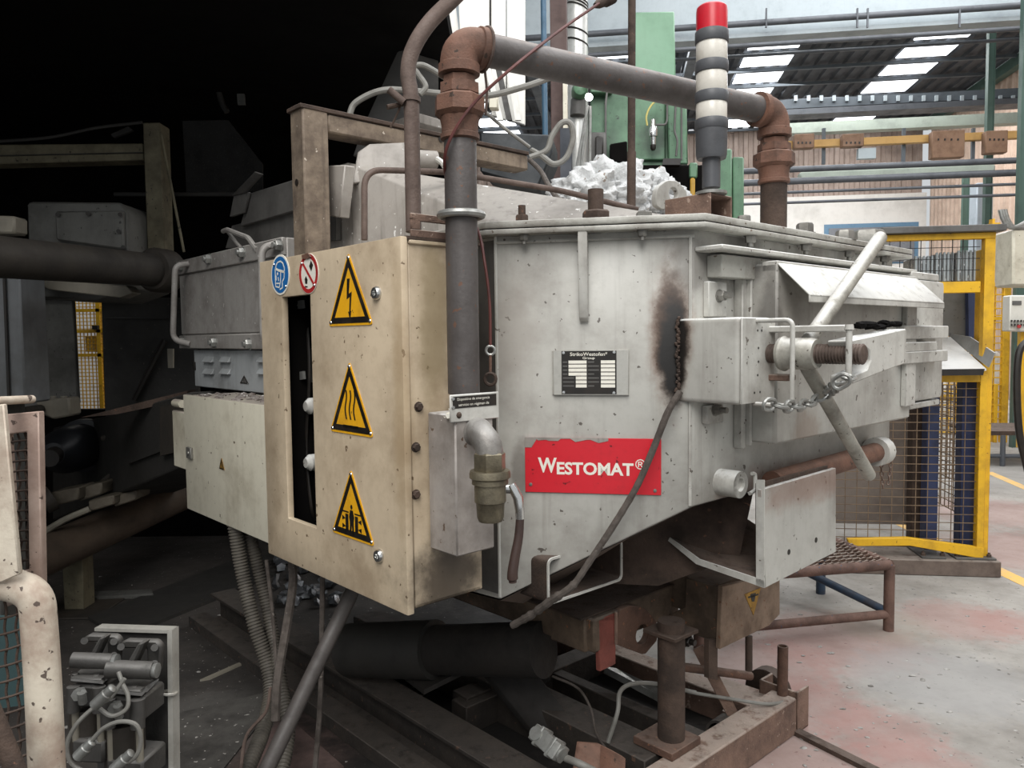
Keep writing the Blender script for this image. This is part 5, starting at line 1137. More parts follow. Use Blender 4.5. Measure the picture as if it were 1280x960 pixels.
gq([(762, 180), (784, 176), (784, 208), (762, 210)], 6.25, .1, M_soot, 'oily_box', label='oil-black junction box')
gq([(737, 165), (757, 165), (757, 232), (737, 232)], 6.2, .15, M_lidd, 'valve_stack'); gq([(744, 170), (754, 170), (754, 196), (744, 196)], 6.15, .05, M_blk, 'solenoid')
gq([(735, 206), (900, 206), (900, 330), (735, 330)], 6.25, .1, M_soot, 'dark_recess')
gm.part('oil_head', lathe(at(725, 112, 6.0), -FWD, [(-.1, .06), (-.02, .065), (.03, .05), (.045, .02)], 20), M_gm); gm.part('oil_tank', cyl(at(723, 125, 6.1), at(722, 145, 6.1), .06, 18), M_lidd)
rg = gm.part('regulator', lathe(at(816.5, 181, 6.2), ZU, [(0, .02), (.06, .024), (.065, .035), (.11, .04), (.14, .032), (.145, .02), (.20, .018)], 16), M_chrome, label='chromed pressure regulator')
gm.part('regulator_bowl', lathe(at(816.5, 181, 6.2), -ZU, [(0, .022), (.03, .022), (.045, .012)], 14), M_blk)
for pts in ([(809, 157), (808, 145), (814, 132), (826, 121)], ): gm.part('air_line', tube([at(x, y, 6.22) for x, y in pts], .008, 7), paint('air_yellow', '#b9ad62', '#8a8250', .3, 9, 0, None, 0, .5, 0, 0))
for pts in ([(820, 156), (832, 156), (834, 150), (834, 118)], [(757, 210), (757, 130), (759, 113), (768, 111), (800, 112)], [(845, 195), (847, 175), (843, 165), (845, 120)], [(852, 122), (852, 200)]): gm.part('steel_line', sweep(bend([at(x, y, 6.22) for x, y in pts], .03), .009, 7), M_lidd)
for (a, b) in (((735, 132), (716, 235)), ((738, 133), (737, 232)), ((733, 150), (722, 240))): gm.part('hydraulic_rod', cyl(at(*a, 5.9), at(*b, 5.9), .011, 8), M_galv)
gm.part('manifold', prism([at(829, 198, 6.1), at(852, 198, 6.1), at(850, 206, 6.1), at(828, 206, 6.1)], HD * .1), M_blk)
gq([(862, 203), (872, 203), (872, 222), (862, 222)], 6.1, .08, M_gm, 'bracket'); gq([(863, 222), (869, 222), (869, 262), (863, 262)], 6.1, .05, paint('strap_yellow', '#a8822c', '#6a5220', .3, 6, 0, None, 0, .6, 0, .0), 'yellow_strap')
wl = glow('work_lamp_glow', '#ffffff', 14.0)
for k, py in enumerate((105, 122)):
    t = Thing('work_lamp', ('upper' if k == 0 else 'lower') + ' bright small work lamp beside the green press', 'lamp', at(736, py + 5, 5.9)); t.part('bulb', lathe(at(736, py, 5.85), -FWD, [(0, .02), (.01, .03), (.03, .022), (.036, .008)], 14), wl); t.part('socket', cyl(at(736, py, 5.86), at(736, py, 5.98), .025, 12), M_lidd)

# ================================================================== right: safety fence with chute
M_yf = paint('fence_yellow', '#d9a81c', '#96701f', .32, 5, .25, '#6a4a1c', .03, .5, 0, .05)
M_nav = paint('post_navy', '#2b3557', '#1f2435', .35, 5, .25, '#4a3a30', .03, .55, 0, .05)
M_mesh = paint('mesh_rusty', '#74604a', '#4c3c30', .4, 9, 0, None, 0, .7, 0, .0)
M_gp = paint('chute_grey', '#8a8a88', '#646462', .3, 4, .2, '#3f3c38', .02, .5, .1, .03, .6, '#d9d9d8')
fo = floor(1236, 717); yf = Frame(fo, HX, -HD)
def fx(px, py=500, h=0.0): return yf.uv(px, py, h)[0]
def fz(py, px=1150, h=0.0): return yf.uv(px, py, h)[1]
sf = Thing('safety_fence', 'yellow safety fence with wire mesh, navy posts and base channel', 'fence', fo)
ztop = fz(298, 1235)
sf.part('post', box(yf, fx(1227), fx(1240), 0, ztop, -.06, .0), M_yf, bev=.004); sf.part('post', box(yf, fx(1222, 500, -.2), fx(1228, 500, -.2), .12, ztop - .05, -.28, -.2), M_yf, bev=.004)
sf.part('top_rail', box(yf, fx(1060), fx(1240), ztop, ztop + .04, -.06, 0), M_yf, bev=.003)
sf.part('middle_rail', box(yf, fx(1120, 358), fx(1226, 358), fz(366, 1200), fz(352, 1200), -.06, 0), M_yf, bev=.003)
zl1 = fz(468, 1200); zl0 = fz(690, 1200)
sf.part('gate_rail', box(yf, fx(1100), fx(1228), zl1 - .05, zl1, -.02, .03), M_yf, bev=.003)
sf.part('gate_post', box(yf, fx(1222), fx(1231), zl0, zl1, -.02, .035), M_yf, bev=.003)
sf.part('bottom_rail', prism([yf.P(fx(1060, 680), fz(681, 1060), .0), yf.P(fx(1135, 682), fz(684, 1135) + .02, 0), yf.P(fx(1231), fz(697, 1228), 0), yf.P(fx(1231), fz(683, 1228), 0), yf.P(fx(1135), fz(674, 1135) + .02, 0), yf.P(fx(1060), fz(672, 1060), 0)], -HD * .04), M_yf, bev=.003)
sf.part('wire_mesh', wiremesh(yf, fx(1000), fx(1226), zl0 + .03, zl1 - .04, .075, .056, .0023, .0), M_mesh, kind='stuff')
sf.part('top_wire_mesh', wiremesh(yf, fx(1100, 330), fx(1226, 330), fz(352, 1200), ztop, .065, .075, .0022, -.02), M_blk, kind='stuff')
for (a, b, mt, hh, top) in ((1158, 1173, M_nav, -.12, 480), (1201, 1219, M_nav, -.10, 468), (1140, 1157, M_rustb, -.3, 470)):
    sf.part('column', box(yf, fx(a, 600, hh), fx(b, 600, hh), .1, fz(top, 1180, hh), hh - .1, hh), mt, bev=.004)
sf.part('inner_panel', box(yf, fx(1040, 600, -.5), fx(1140, 600, -.5), .2, 1.6, -.52, -.5), paint('inner_panel', '#7a6f66', '#544a44', .35, 3, .2, None, 0, .7, 0, .05))
sf.part('base_channel', box(yf, fx(975, 728), fx(1243, 728), 0, .105, -.45, .09), paint('base_channel', '#6a5c53', '#40352f', .42, 6, .2, None, 0, .7, 0, .15, .4, '#9a948c'), bev=.006)
for (a, b) in ((1148, 1178), (1190, 1240)):
    q = sf.part('foot_plate', box(yf, fx(a, 715), fx(b, 715), .106, .118, -.25, .06), M_lidd, bev=.002)
    for k in range(2): sf.part('bolt', bolt(yf.P(fx(a + 4 + (b - a) * .8 * k, 715), .118, .02), ZU, .014, .016, .012), M_rustb, q)
side = Frame(yf.P(fx(1222), 0, -.1), HD, -HX)
sf.part('side_mesh', wiremesh(side, .1, 1.9, .35, zl1 - .1, .07, .055, .0028, .0), M_mesh, kind='stuff')
sf.part('back_rail', box(yf, fx(1010, 500, -1.9), fx(1240, 500, -1.9), 1.0, 1.05, -1.94, -1.9), M_yf)
sf.part('back_mesh', wiremesh(yf, fx(1010, 500, -1.9), fx(1222, 500, -1.9), .3, 1.9, .05, .04, .004, -1.9), M_mesh, kind='stuff')
chn = Thing('chute', 'grey sheet metal chute with bright tray and raised lip', 'chute', at(1190, 470, 5.2))
chn.part('tray', prism([at(1140, 462, 4.95), at(1233, 461, 4.95), at(1188, 421, 5.55), at(1140, 421, 5.55)], -ZU * .012), paint('tray_white', '#d4d4d2', '#a9a9a7', .25, 4, 0, None, 0, .4, .1, .02))
chn.part('tray_front', prism([at(1140, 462, 4.94), at(1231, 461, 4.94), at(1229, 469, 4.94), at(1140, 470, 4.94)], HD * .02), M_blk)
chn.part('lip', prism([at(1235, 459, 4.93), at(1243, 441, 4.9), at(1212, 421, 5.3), at(1186, 417, 5.6), at(1188, 423, 5.56)], HX * .008), M_gp)
chn.part('back_panel', prism([at(1150, 345, 5.5), at(1213, 348, 5.45), at(1213, 421, 5.45), at(1185, 420, 5.6), at(1150, 420, 5.6)], HD * .02), M_gp, bev=.004)
chn.part('blue_strip', prism([at(1210, 338, 5.4), at(1223, 338, 5.4), at(1222, 428, 5.4), at(1211, 421, 5.4)], HD * .05), M_nav)
bk = Thing('scrap_board', 'long grey board lying across the top of the yellow fence', 'board', yf.P(fx(1180), ztop + .041, -.1)); bk.part('board', box(yf, fx(1100, 295), fx(1254, 295), ztop + .042, ztop + .085, -.25, .05), M_lidd, bev=.004)
bk.part('wing_clip', join([box(yf, fx(1240, 295), fx(1250, 295), ztop + .086, ztop + .10, -.1, 0), box(yf, fx(1243, 295), fx(1246, 295), ztop + .1, ztop + .13, -.08, -.03)]), M_yf)
rbm = paint('scrap_grey', '#9a9a9a', '#4a4a4a', .45, 14, 0, '#e8e8e8', .1, .5, .3, .1)
zsh = fz(352, 1190)
for k, (a, b, hh_, lb) in enumerate(((1142, 1166, .17, 'tilted ribbed scrap casting on the fence shelf, the leftmost'), (1168, 1191, .19, 'ribbed scrap casting in the middle of the fence shelf'), (1195, 1219, .20, 'ribbed scrap casting at the right end of the fence shelf'))):
    t = Thing('scrap_casting', lb, 'casting', yf.P(fx((a + b) / 2, 340), zsh, -.2), 'scrap castings on the fence shelf')
    t.part('block', box(yf, fx(a, 340, -.1), fx(b, 340, -.1), zsh, zsh + hh_, -.30, -.1), rbm, bev=.006)
    for j in range(5): xx = fx(a + 2 + (b - a - 4) * j / 4, 340, -.1); t.part('rib', box(yf, xx - .006, xx + .006, zsh + .01, zsh + hh_ + .01, -.1, -.085), M_gal)
sf.part('shelf', box(yf, fx(1120, 355), fx(1226, 355), zsh - .03, zsh - .005, -.4, -.061), M_yf)
# farther fence, pendant, platform
ff = Frame(H(hz_(1250, 530, 12)[0], 12, 0), HX, -HD)
def gx(px): return ff.uv(px, 450)[0]
def gz(py): return ff.uv(1250, py)[1]
t = Thing('safety_fence', 'farther yellow mesh fence panel in the aisle at the right edge', 'fence', ff.P(0, 0, 0))
for a, b, y1_, y0_ in ((1253, 1262, 353, 528), (1244, 1249, 480, 530), (1238, 1241, 353, 528), (1272, 1278, 420, 545)): t.part('post', box(ff, gx(a), gx(b), gz(y0_) * 0, gz(y1_), -.08, 0), M_yf, bev=.006)
t.part('rail', box(ff, gx(1180), gx(1262), gz(358), gz(353), -.05, 0), M_yf); t.part('rail', box(ff, gx(1180), gx(1262), gz(400), gz(396), -.05, 0), M_yf)
t.part('wire_mesh', wiremesh(ff, gx(1170), gx(1256), .15, gz(358), .10, .10, .009, -.03), M_yf, kind='stuff')
for k, (px0, px1, py0, py1, c) in enumerate(((1180, 1200, 470, 528, '#c9c6c0'), (1203, 1222, 480, 528, '#8fb0b0'), (1225, 1250, 440, 500, '#d8d4cb'))):
    solo('stored_crate', ['pale crate standing behind the far fence mesh', 'greenish crate standing behind the far fence mesh', 'cream carton raised behind the far fence mesh'][k], 'crate', box(hall, hz_(px0, 480, 13)[0], hz_(px1, 480, 13)[0], 0, hz_(px0, py0, 13)[1], -13.5, -13), paint('crate%d' % k, c, '#8a857c', .3, 3, 0, None, 0, .7, 0, .0), bev=.03)
cp = Thing('control_pendant', 'light grey operator panel with display and knobs at the right edge', 'control panel', at(1272, 415, 7.0))
cp.part('housing', prism([at(1263, 369, 7), at(1300, 369, 7), at(1300, 415, 7), at(1262, 414, 7)], HD * .15), paint('pendant', '#cfccc2', '#a09d94', .2, 5, 0, None, 0, .5, 0, 0), bev=.01)
cp.part('display', prism([at(1266, 376, 6.99), at(1277, 376, 6.99), at(1277, 381, 6.99), at(1266, 381, 6.99)], HD * .01), M_lidd)
for i in range(2):
    for j in range(5): cp.part('knob', cyl(at(1264.5 + j * 4, 401 + i * 5, 6.96), at(1264.5 + j * 4, 401 + i * 5, 7), .009, 8), M_blk)
cp.part('stop_button', cyl(at(1274, 408, 6.93), at(1274, 408, 7), .016, 10), M_sred)
solo('switch_cabinet', 'pale grey switch cabinet hanging at the right picture edge', 'cabinet', prism([at(1266, 286, 8), at(1330, 286, 8), at(1330, 357, 8), at(1266, 357, 8)], HD * .4), M_cabs, bev=.02)
for k in range(3): solo('conduit_bend', ['outer', 'middle', 'inner'][k] + ' grey conduit bend above the switch cabinet', 'conduit', tube([at(1250 + 3 * k, 262, 8), at(1254 + 3 * k, 275, 8), at(1262 + 3 * k, 284, 8), at(1282, 284 - 3 * k, 8)], .022, 8), M_galv, group='conduit bends above the switch cabinet')
solo('black_cable', 'thick black cable hanging at the right picture edge', 'cable', tube([at(1285, 425, 6.6), at(1274, 440, 6.6), at(1271, 480, 6.6), at(1274, 540, 6.6), at(1285, 590, 6.6)], .03, 9), M_blk)
solo('yellow_stand', 'yellow stand post under the operator panel', 'post', prism([at(1276, 415, 7.1), at(1284, 415, 7.1), at(1282, 560, 7.1), at(1274, 560, 7.1)], HD * .06), M_yf)
fpz = .42
t = Thing('far_step', 'low dark step with grating beside the far fence', 'step', floor(1260, 560))
a_, b_ = onz(1226, 539, fpz), onz(1330, 539, fpz)
t.part('grating', prism([a_, b_, b_ + HD * .9, a_ + HD * .9], -ZU * .05), M_rustb)
for q in (a_ + HX * .25, a_ + HX * .75): t.part('leg', cyl(V3((q.x, q.y, 0)), q - ZU * .05, .03, 8), M_dp)
t.part('rail', cyl(V3((a_.x, a_.y, .12)), V3((b_.x, b_.y, .12)), .025, 8), M_dp)

# debris
random.seed(11); db_ = []
for k in range(230):
    px, py = (random.uniform(930, 1280), random.uniform(730, 958)) if k < 150 else (random.uniform(80, 620), random.uniform(700, 955))
    p = floor(px, py); r_ = random.uniform(.003, .010) * (1.4 if k % 17 == 0 else 1)
    db_.append(blob(p + ZU * r_ * .15, r_ * random.uniform(.7, 1.8), r_, r_ * .35, 1, .7, 2, k))
solo('floor_debris', 'scattered pale metal crumbs on the floor', 'debris', join(db_), paint('crumbs', '#a9a6a1', '#55504a', .5, 30, 0, None, 0, .7, .1, .2), kind='stuff')
# ================================================================== dark housing on the left
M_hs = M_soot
bw0 = Frame(at(300, 300, 6.2), V3((1, 0, 0)), V3((0, -1, 0))); bw0.o.z = 0
def bx0(px, py=430): return bw0.uv(px, py)[0]
def bz0(py, px=100): return bw0.uv(px, py)[1]
xr = bx0(566, 200)
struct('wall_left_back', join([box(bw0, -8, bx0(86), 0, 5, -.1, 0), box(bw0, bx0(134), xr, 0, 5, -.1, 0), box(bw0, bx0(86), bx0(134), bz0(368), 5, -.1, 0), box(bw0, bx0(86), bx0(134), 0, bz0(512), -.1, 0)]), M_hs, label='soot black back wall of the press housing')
struct('wall_left', box(Frame((-4.6, 0, 0), (0, 1, 0), (1, 0, 0)), 0.8, 6.3, 0, 5, -.1, 0), M_hs, label='unseen soot black side of the press housing, added to block light')
struct('ceiling_housing', prism([V3((-4.6, 1.6, 3.25)), V3((-1.35, 1.6, 3.25)), V3((-.31, 3.7, 3.25)), V3((xr + bw0.o.x + .12, 6.3, 3.25)), V3((-4.6, 6.3, 3.25))], ZU * .1), M_hs, label='soot black roof of the press housing, added to block light')  # roof and side wall added to shut light out of the left part
M_lf = paint('gantry_cream', '#6e6752', '#3c3629', .45, 5, .3, '#2a241c', .05, .7, 0, .1)
M_lg2 = paint('press_grey', '#5c5b57', '#34332f', .4, 3, .25, '#23211e', .04, .65, 0, .08)
M_lb = paint('press_beige', '#837d70', '#57524a', .3, 3, .2, None, 0, .6, 0, .05)
M_lp = paint('press_brown', '#352f28', '#1e1a16', .45, 4, .1, None, 0, .7, 0, .15)
M_ld = paint('press_dark', '#2b2926', '#171513', .4, 3, 0, '#4a423b', .03, .7, 0, .15)
def q(px, d, th, ax=V3((0, 1, 0))): return prism([at(x, y, d) for x, y in px], ax * th)
gt = Thing('press_gantry', 'dim cream gantry of post and beam inside the dark housing', 'frame', at(190, 350, 4.2))
gt.part('post', q([(178, 153), (200, 153), (206, 312), (184, 312)], 4.2, .12), M_lf, bev=.006)
gt.part('beam', q([(-385, 184), (178, 179), (179, 200), (-385, 215)], 4.21, .12), M_lf, bev=.006); gt.part('beam_seam', q([(-385, 202), (178, 190), (178, 191.2), (-385, 203.2)], 4.2, .01), M_ld)
gt.part('bracket', q([(138, 168), (160, 158), (166, 163), (142, 172)], 4.15, .02), M_ld)
gt.part('stay_wire', cyl(at(201, 165, 4.1), at(230, 315, 4.1), .007, 6), M_lf)
gt.part('sag_cable', tube([at(-20, 178, 4.0), at(60, 172, 4.0), at(120, 160, 4.0), at(178, 153, 4.0)], .008, 6), M_ld)
gt.part('cross_rod', cyl(at(143, 243, 4.4), at(300, 243, 4.4), .012, 8), M_ld)
dm = Thing('perforated_guard', 'nearly black perforated guard plate with hanging bracket in the housing', 'guard', at(278, 250, 5.2))
dm.part('plate', q([(228, 151), (285, 150), (328, 205), (328, 240), (233, 240)], 5.2, .02), paint('guard_plate', '#1d1b19', '#100f0e', .3, 6, 0, '#2b2927', .12, .7, 0, .1, spsc=90))
dm.part('hanging_bracket', q([(260, 30), (289, 28), (290, 80), (262, 84)], 5.1, .1), M_ld); dm.part('hook', tube([at(275, 84, 5.1), at(272, 105, 5.1), at(278, 130, 5.1), at(284, 140, 5.1)], .02, 8), M_ld); dm.part('tag', q([(296, 117), (305, 117), (306, 131), (297, 131)], 5.1, .02), M_lg2)
cv = Thing('press_cover', 'dull grey cover box with bolted inspection plate in the housing', 'cover', at(95, 370, 4.0))
cv.part('box', q([(33, 254), (40, 252), (150, 253), (160, 265), (161, 360), (120, 375), (37, 372)], 4.0, .5), M_lg2, bev=.01)
cv.part('inspection_plate', q([(68, 264), (153, 263), (155, 312), (70, 300)], 3.97, .03), M_lg2, bev=.008)
for x, y in ((72, 268), (110, 267), (150, 268), (148, 289), (154, 309)): cv.part('bolt', cyl(at(x, y, 3.95), at(x, y, 3.98), .011, 8), M_blk)
cv.part('lower_rail', q([(40, 348), (158, 357), (165, 366), (150, 372), (60, 362)], 3.9, .1), M_lb, bev=.004)
tb_ = Thing('tie_bar', 'thick dark brown round tie bar crossing the left side', 'bar', at(90, 365, 3.5))
tb_.part('bar', cyl(at(-60, 316, 2.85) + (at(-60, 316, 2.85) - at(196, 338, 4.0)).normalized() * 1.6, at(196, 338, 4.0), .084, 28), M_lp)
tb_.part('collar', lathe(at(190, 337, 3.95), at(206, 339, 4.05) - at(190, 337, 3.95), [(0, .1), (.02, .115), (.12, .115)], 24), M_lp)
col_ = Thing('press_column', 'grey upright column at the left picture edge', 'column', at(14, 520, 3.6))
col_.part('upright', q([(-30, 341), (24, 341), (32, 505), (-30, 505)], 3.6, .2), paint('col_grey', '#66686a', '#474642', .35, 3, .3, None, 0, .6, 0, .05), bev=.008)
col_.part('column_base', q([(-30, 505), (2, 505), (4, 852), (-30, 852)], 3.62, .18), M_lg2, bev=.008)
col_.part('slot', q([(3, 345), (6, 345), (12, 500), (9, 500)], 3.58, .01), M_blk)
col_.part('cap', q([(-30, 268), (18, 270), (18, 292), (-30, 292)], 3.4, .1), M_lb, bev=.01)
pn_ = Thing('housing_panels', 'dark grey machine panels on both sides of the bright opening', 'panel', at(120, 520, 4.8))
pn_.part('panel', q([(26, 376), (90, 372), (97, 505), (30, 510)], 4.8, .04), M_lg2, bev=.006); pn_.part('panel', q([(126, 372), (240, 372), (250, 520), (131, 520)], 4.9, .04), M_ld, bev=.006)
pn_.part('shelf', q([(38, 362), (158, 365), (150, 372), (40, 372)], 4.7, .2), M_lb)
pn_.part('seam', q([(128, 396), (212, 396), (212, 398), (128, 398)], 4.88, .02), M_blk); pn_.part('gusset', cyl(at(206, 425, 4.85), at(168, 500, 4.85), .018, 8), M_blk)
pn_.part('slot_cover', q([(209, 436), (216, 436), (216, 460), (210, 460)], 4.7, .02), M_lb)
# bright view through the opening
ob = Frame(at(110, 430, 9.5), V3((1, 0, 0)), V3((0, -1, 0))); ob.o.z = 0
t = Thing('safety_fence', 'yellow mesh gate seen through the opening in the dark housing', 'fence', ob.P(0, 0))
def ox(px): return ob.uv(px, 430)[0]
def oz2(py): return ob.uv(110, py)[1]
t.part('wire_mesh', wiremesh(ob, ox(60), ox(150), oz2(520), oz2(372), .045, .045, .005, 0), M_yf, kind='stuff')
for y in (370, 388, 414, 444): t.part('rail', box(ob, ox(40), ox(160), oz2(y + 2), oz2(y - 2), -.03, .02), M_yf)
t.part('post', box(ob, ox(122), ox(127), 0, oz2(366), -.04, .02), M_yf); t.part('latch', box(ob, ox(119), ox(126), oz2(412), oz2(407), .02, .06), M_blk); t.part('lock_plate', box(ob, ox(104), ox(122), oz2(440), oz2(420), -.06, -.05), M_cabs)
struct('wall_far_left', box(ob.shift(h=-3), -6, 3.2, 0, 6, -.1, 0), M_wwall)
# press bed with motor
bd = Thing('press_bed', 'dark greasy press bed beam running behind the junction cabinet', 'machine', at(170, 640, 3.8))
bfm_ = Frame(at(160, 560, 4.35), U, -V); bfm_.o.z = 0
bd.part('beam', ppoly(bfm_, [(237, 490), (150, 516), (66, 535), (66, 650), (160, 612), (240, 578)], -.5, 0), M_ld, bev=.008); bd.part('beam_ledge', ppoly(bfm_, [(240, 545), (160, 575), (160, 580), (240, 549)], 0, .02), M_ld)
bd.part('top_plate', q([(100, 522), (235, 488), (230, 500), (145, 518)], 4.0, .1), M_rustb)
bd.part('rear_plate', ppoly(bfm_, [(240, 498), (240, 560), (200, 570), (200, 508)], .0, .03), M_lp)
mo = Thing('hydraulic_motor', 'black round hydraulic motor with brackets on the press bed', 'motor', at(95, 620, 4.70))
ma, mb_ = at(72, 566, 4.56), at(108, 556, 4.92)
mo.part('casing', lathe(ma, mb_ - ma, [(-.06, .03), (-.05, .066), (0, .103), (.045, .132), (.12, .142), (.3, .142), (.31, .169), (.37, .169)], 28), paint('motor_black', '#1b1c20', '#101113', .3, 6, 0, None, 0, .45, .1, .05))
mo.part('shaft', cyl(at(62, 573, 4.41), ma, .05, 14), M_blk)
for (px) in ([(122, 533), (136, 528), (139, 560), (125, 566)], [(140, 536), (152, 534), (154, 575), (142, 580)], [(128, 570), (148, 566), (150, 592), (130, 598)]): mo.part('bracket', q(px, 4.78, .12), M_lp, bev=.006)
mo.part('pressure_line', sweep(bend([at(128, 548, 4.70), at(152, 541, 4.70), at(156, 560, 4.70), at(168, 600, 4.70), at(166, 610, 4.70), at(130, 610, 4.70)], .04), .018, 8), M_lp)
mo.part('pressure_line', tube([at(128, 602, 4.67), at(140, 594, 4.67), at(150, 606, 4.67)], .016, 8), M_lp)
vlv = Thing('manifold_bank', 'row of greasy square valve blocks below the motor', 'valve', at(110, 640, 4.48))
for k, (x0, y0_, x1, y1_, dd) in enumerate(((62, 618, 98, 634, 3.0), (98, 612, 127, 627, 3.05), (110, 628, 142, 640, 3.0), (142, 622, 170, 634, 3.05))):
    vlv.part('block', q([(x0, y0_ - 2), (x1, y0_ - 9), (x1, y1_ - 9), (x0, y1_)], dd * 1.47, .18), paint('valve_greasy', '#6a6255', '#3f382f', .42, 5, .1, None, 0, .65, 0, .1), bev=.008)
vlv.part('hose', tube([at(50, 668, 4.34), at(80, 650, 4.34), at(112, 636, 4.38)], .018, 8), M_lb)
vlv.part('cylinder', cyl(at(54, 628, 4.34), at(66, 622, 4.37), .073, 16), M_lp)
tvb = Thing('top_valve', 'small grey valve block on the front end of the press bed', 'valve', at(60, 525, 4.41))
tvb.part('body', q([(44, 500), (86, 497), (88, 520), (66, 524), (46, 516)], 4.41, .12), M_lb, bev=.01); tvb.part('pipe', cyl(at(5, 520, 3.82), at(50, 512, 4.41), .03, 10), M_lp)
for x in (52, 66, 80): tvb.part('bolt', cyl(at(x, 499, 4.44), at(x, 495, 4.44), .018, 8), M_lb)
gd = Thing('guide_tube', 'large dark guide tube on a short post in front of the press bed', 'tube', at(110, 770, 3.0))
gd.part('tube', cyl(at(15, 712, 4.1), at(262, 602, 5.8), .115, 28), paint('tube_brown', '#54483d', '#332b24', .42, 4, .1, None, 0, .65, 0, .12))
pA_ = floor(100, 760); pA_.z = at(100, 690, (pA_ - CAM).dot(FWD)).z
gd.part('post', box(Frame(V3((pA_.x, pA_.y, 0)), V3((1, 0, 0)), V3((0, -1, 0))), -.06, .06, .012, pA_.z, -.06, .06), M_lf, bev=.004)
gd.part('base_plate', box(Frame(V3((pA_.x, pA_.y, 0)), V3((1, 0, 0)), V3((0, -1, 0))), -.2, .2, 0, .012, -.2, .2), M_lp, bev=.003); gd.part('bolt', bolt(V3((pA_.x - .1, pA_.y - .08, .012)), ZU, .014, .014, .012), M_lp)
solo('floor_profile', 'pale worn steel profile lying on the dark floor', 'profile', prism([floor(112, 745), floor(190, 742), floor(192, 748), floor(113, 752)], ZU * .03), M_lg2, bev=.004)
solo('steel_sheet', 'dark sheet with bent edge lying on the pit floor', 'sheet', prism([floor(110, 775), floor(300, 700), floor(345, 720), floor(150, 800)], ZU * .02), M_ld)
solo('scrap_strip', 'thin scrap metal strip on the dark floor plate', 'scrap', prism([floor(250, 852), floor(304, 828), floor(304, 831), floor(262, 850)], ZU * .01), M_lb)
random.seed(5); fo_ = []
for k in range(60):
    px, py = random.uniform(345, 420), random.uniform(690, 760); p = floor(px, py); fo_.append(blob(p + ZU * .03, .05 * random.uniform(.4, 1), .05 * random.uniform(.4, 1), .03, 1, .9, 3, k))
solo('foil_scrap', 'crumpled shiny foil scrap on the floor behind the cable bundle', 'scrap', join(fo_), paint('foil', '#8d8f92', '#45474a', .45, 14, 0, None, 0, .35, .6, .2), kind='stuff')

# ================================================================== guard frame at the lower left
M_gw = paint('guard_white', '#c6bcab', '#82695a', .42, 7, .6, '#3f3029', .07, .6, 0, .1)
M_gpk = paint('guard_pink', '#ab978b', '#765f54', .4, 6, .3, '#3f3029', .04, .65, 0, .1)
gd2 = Thing('machine_guard', 'chipped white tube guard frame with woven wire infill', 'guard', at(50, 1100, 1.45))
dg = 1.42
gd2.part('tube', sweep(bend([at(-200, 722, dg), at(8, 728, dg), at(46, 742, dg), at(54, 850, dg), at(62, 1040, dg)], .09, 8), .0305, 20), M_gw)
gd2.part('flat_bar', q([(-30, 510), (4, 505), (24, 718), (2, 728), (-30, 728)], 1.38, .012), M_gw, bev=.002)
gd2.part('stub_tube', cyl(at(-20, 502, 1.36), at(40, 499, 1.5), .008, 12), M_gw)
ou_ = [at(5, 518, 1.46), at(48, 514, 1.46), at(52, 740, 1.46), at(5, 760, 1.46)]; in_ = [at(9, 543, 1.46), at(33, 540, 1.46), at(36, 712, 1.46), at(20, 716, 1.46)]
gd2.part('inner_frame', ringplate(ou_, in_, FWD * .02), M_gpk, bev=.002, label='pinkish inner frame of the guard')
wv = []
for k in range(14):
    y = 552 + k * 12.5; wv.append(tube([at(5, y + 4, 1.475), at(18, y, 1.47), at(36, y - 2, 1.475)], .0022, 6, 3))
for k in range(3):
    wv.append(tube([at(14 + k * 9 + (1.5 if j % 2 else -1.5) + j * .25, 540 + j * 12.5, 1.475) for j in range(15)], .0022, 6, 3))
for k in range(12):
    y = 770 + k * 20; wv.append(tube([at(-10, y + 6, 1.45), at(15, y, 1.445), at(42, y - 10, 1.45)], .0024, 6, 3))
for k in range(3):
    wv.append(tube([at(6 + k * 14 + (1.5 if j % 2 else -1.5) + j * .5, 745 + j * 20, 1.45) for j in range(14)], .0024, 6, 3))
gd2.part('wire_infill', join(wv), M_rustb, kind='stuff')
gd2.part('teal_sheet', q([(-30, 770), (34, 772), (40, 880), (-30, 890)], 1.75, .01), paint('teal', '#2c4344', '#202e2e', .4, 5, 0, None, 0, .6, 0, .05)); gd2.part('lower_strut', cyl(at(-15, 880, 1.3), at(35, 1000, 1.3), .016, 12), M_rustb)

# ================================================================== pneumatic valve pair
dv = 1.85
pvp = Thing('valve_plate', 'upright aluminium plate carrying two dark pneumatic valves', 'plate', at(165, 1250, dv + .2))
M_al = paint('alu_plate', '#bdbab2', '#8b877f', .35, 8, .2, None, 0, .4, .4, .05); M_cast = paint('valve_cast', '#4b4946', '#2f2c2a', .4, 9, .1, None, 0, .5, .25, .1, .4, '#8d8a86')
pvp.part('plate', prism([at(120, 789, dv + .12), at(167, 791, dv + .12), at(167, 788, dv + .12), at(215, 791, dv + .12), at(216, 990, dv + .1), at(122, 990, dv + .1)], HD * .012), M_cast); pvp.part('edge_top', prism([at(118, 785, dv + .10), at(213, 788, dv + .10), at(213, 792, dv + .10), at(118, 789, dv + .10)], HD * .03), M_al)
pvp.part('edge_side', prism([at(209, 790, dv + .09), at(215, 788, dv + .09), at(217, 1000, dv + .07), at(211, 1000, dv + .07)], HD * .03), M_al)
pvp.part('cable_tie', torus(at(211, 866, dv + .09), (.1, .2, 1), .018, .004, 16, 6), M_al)
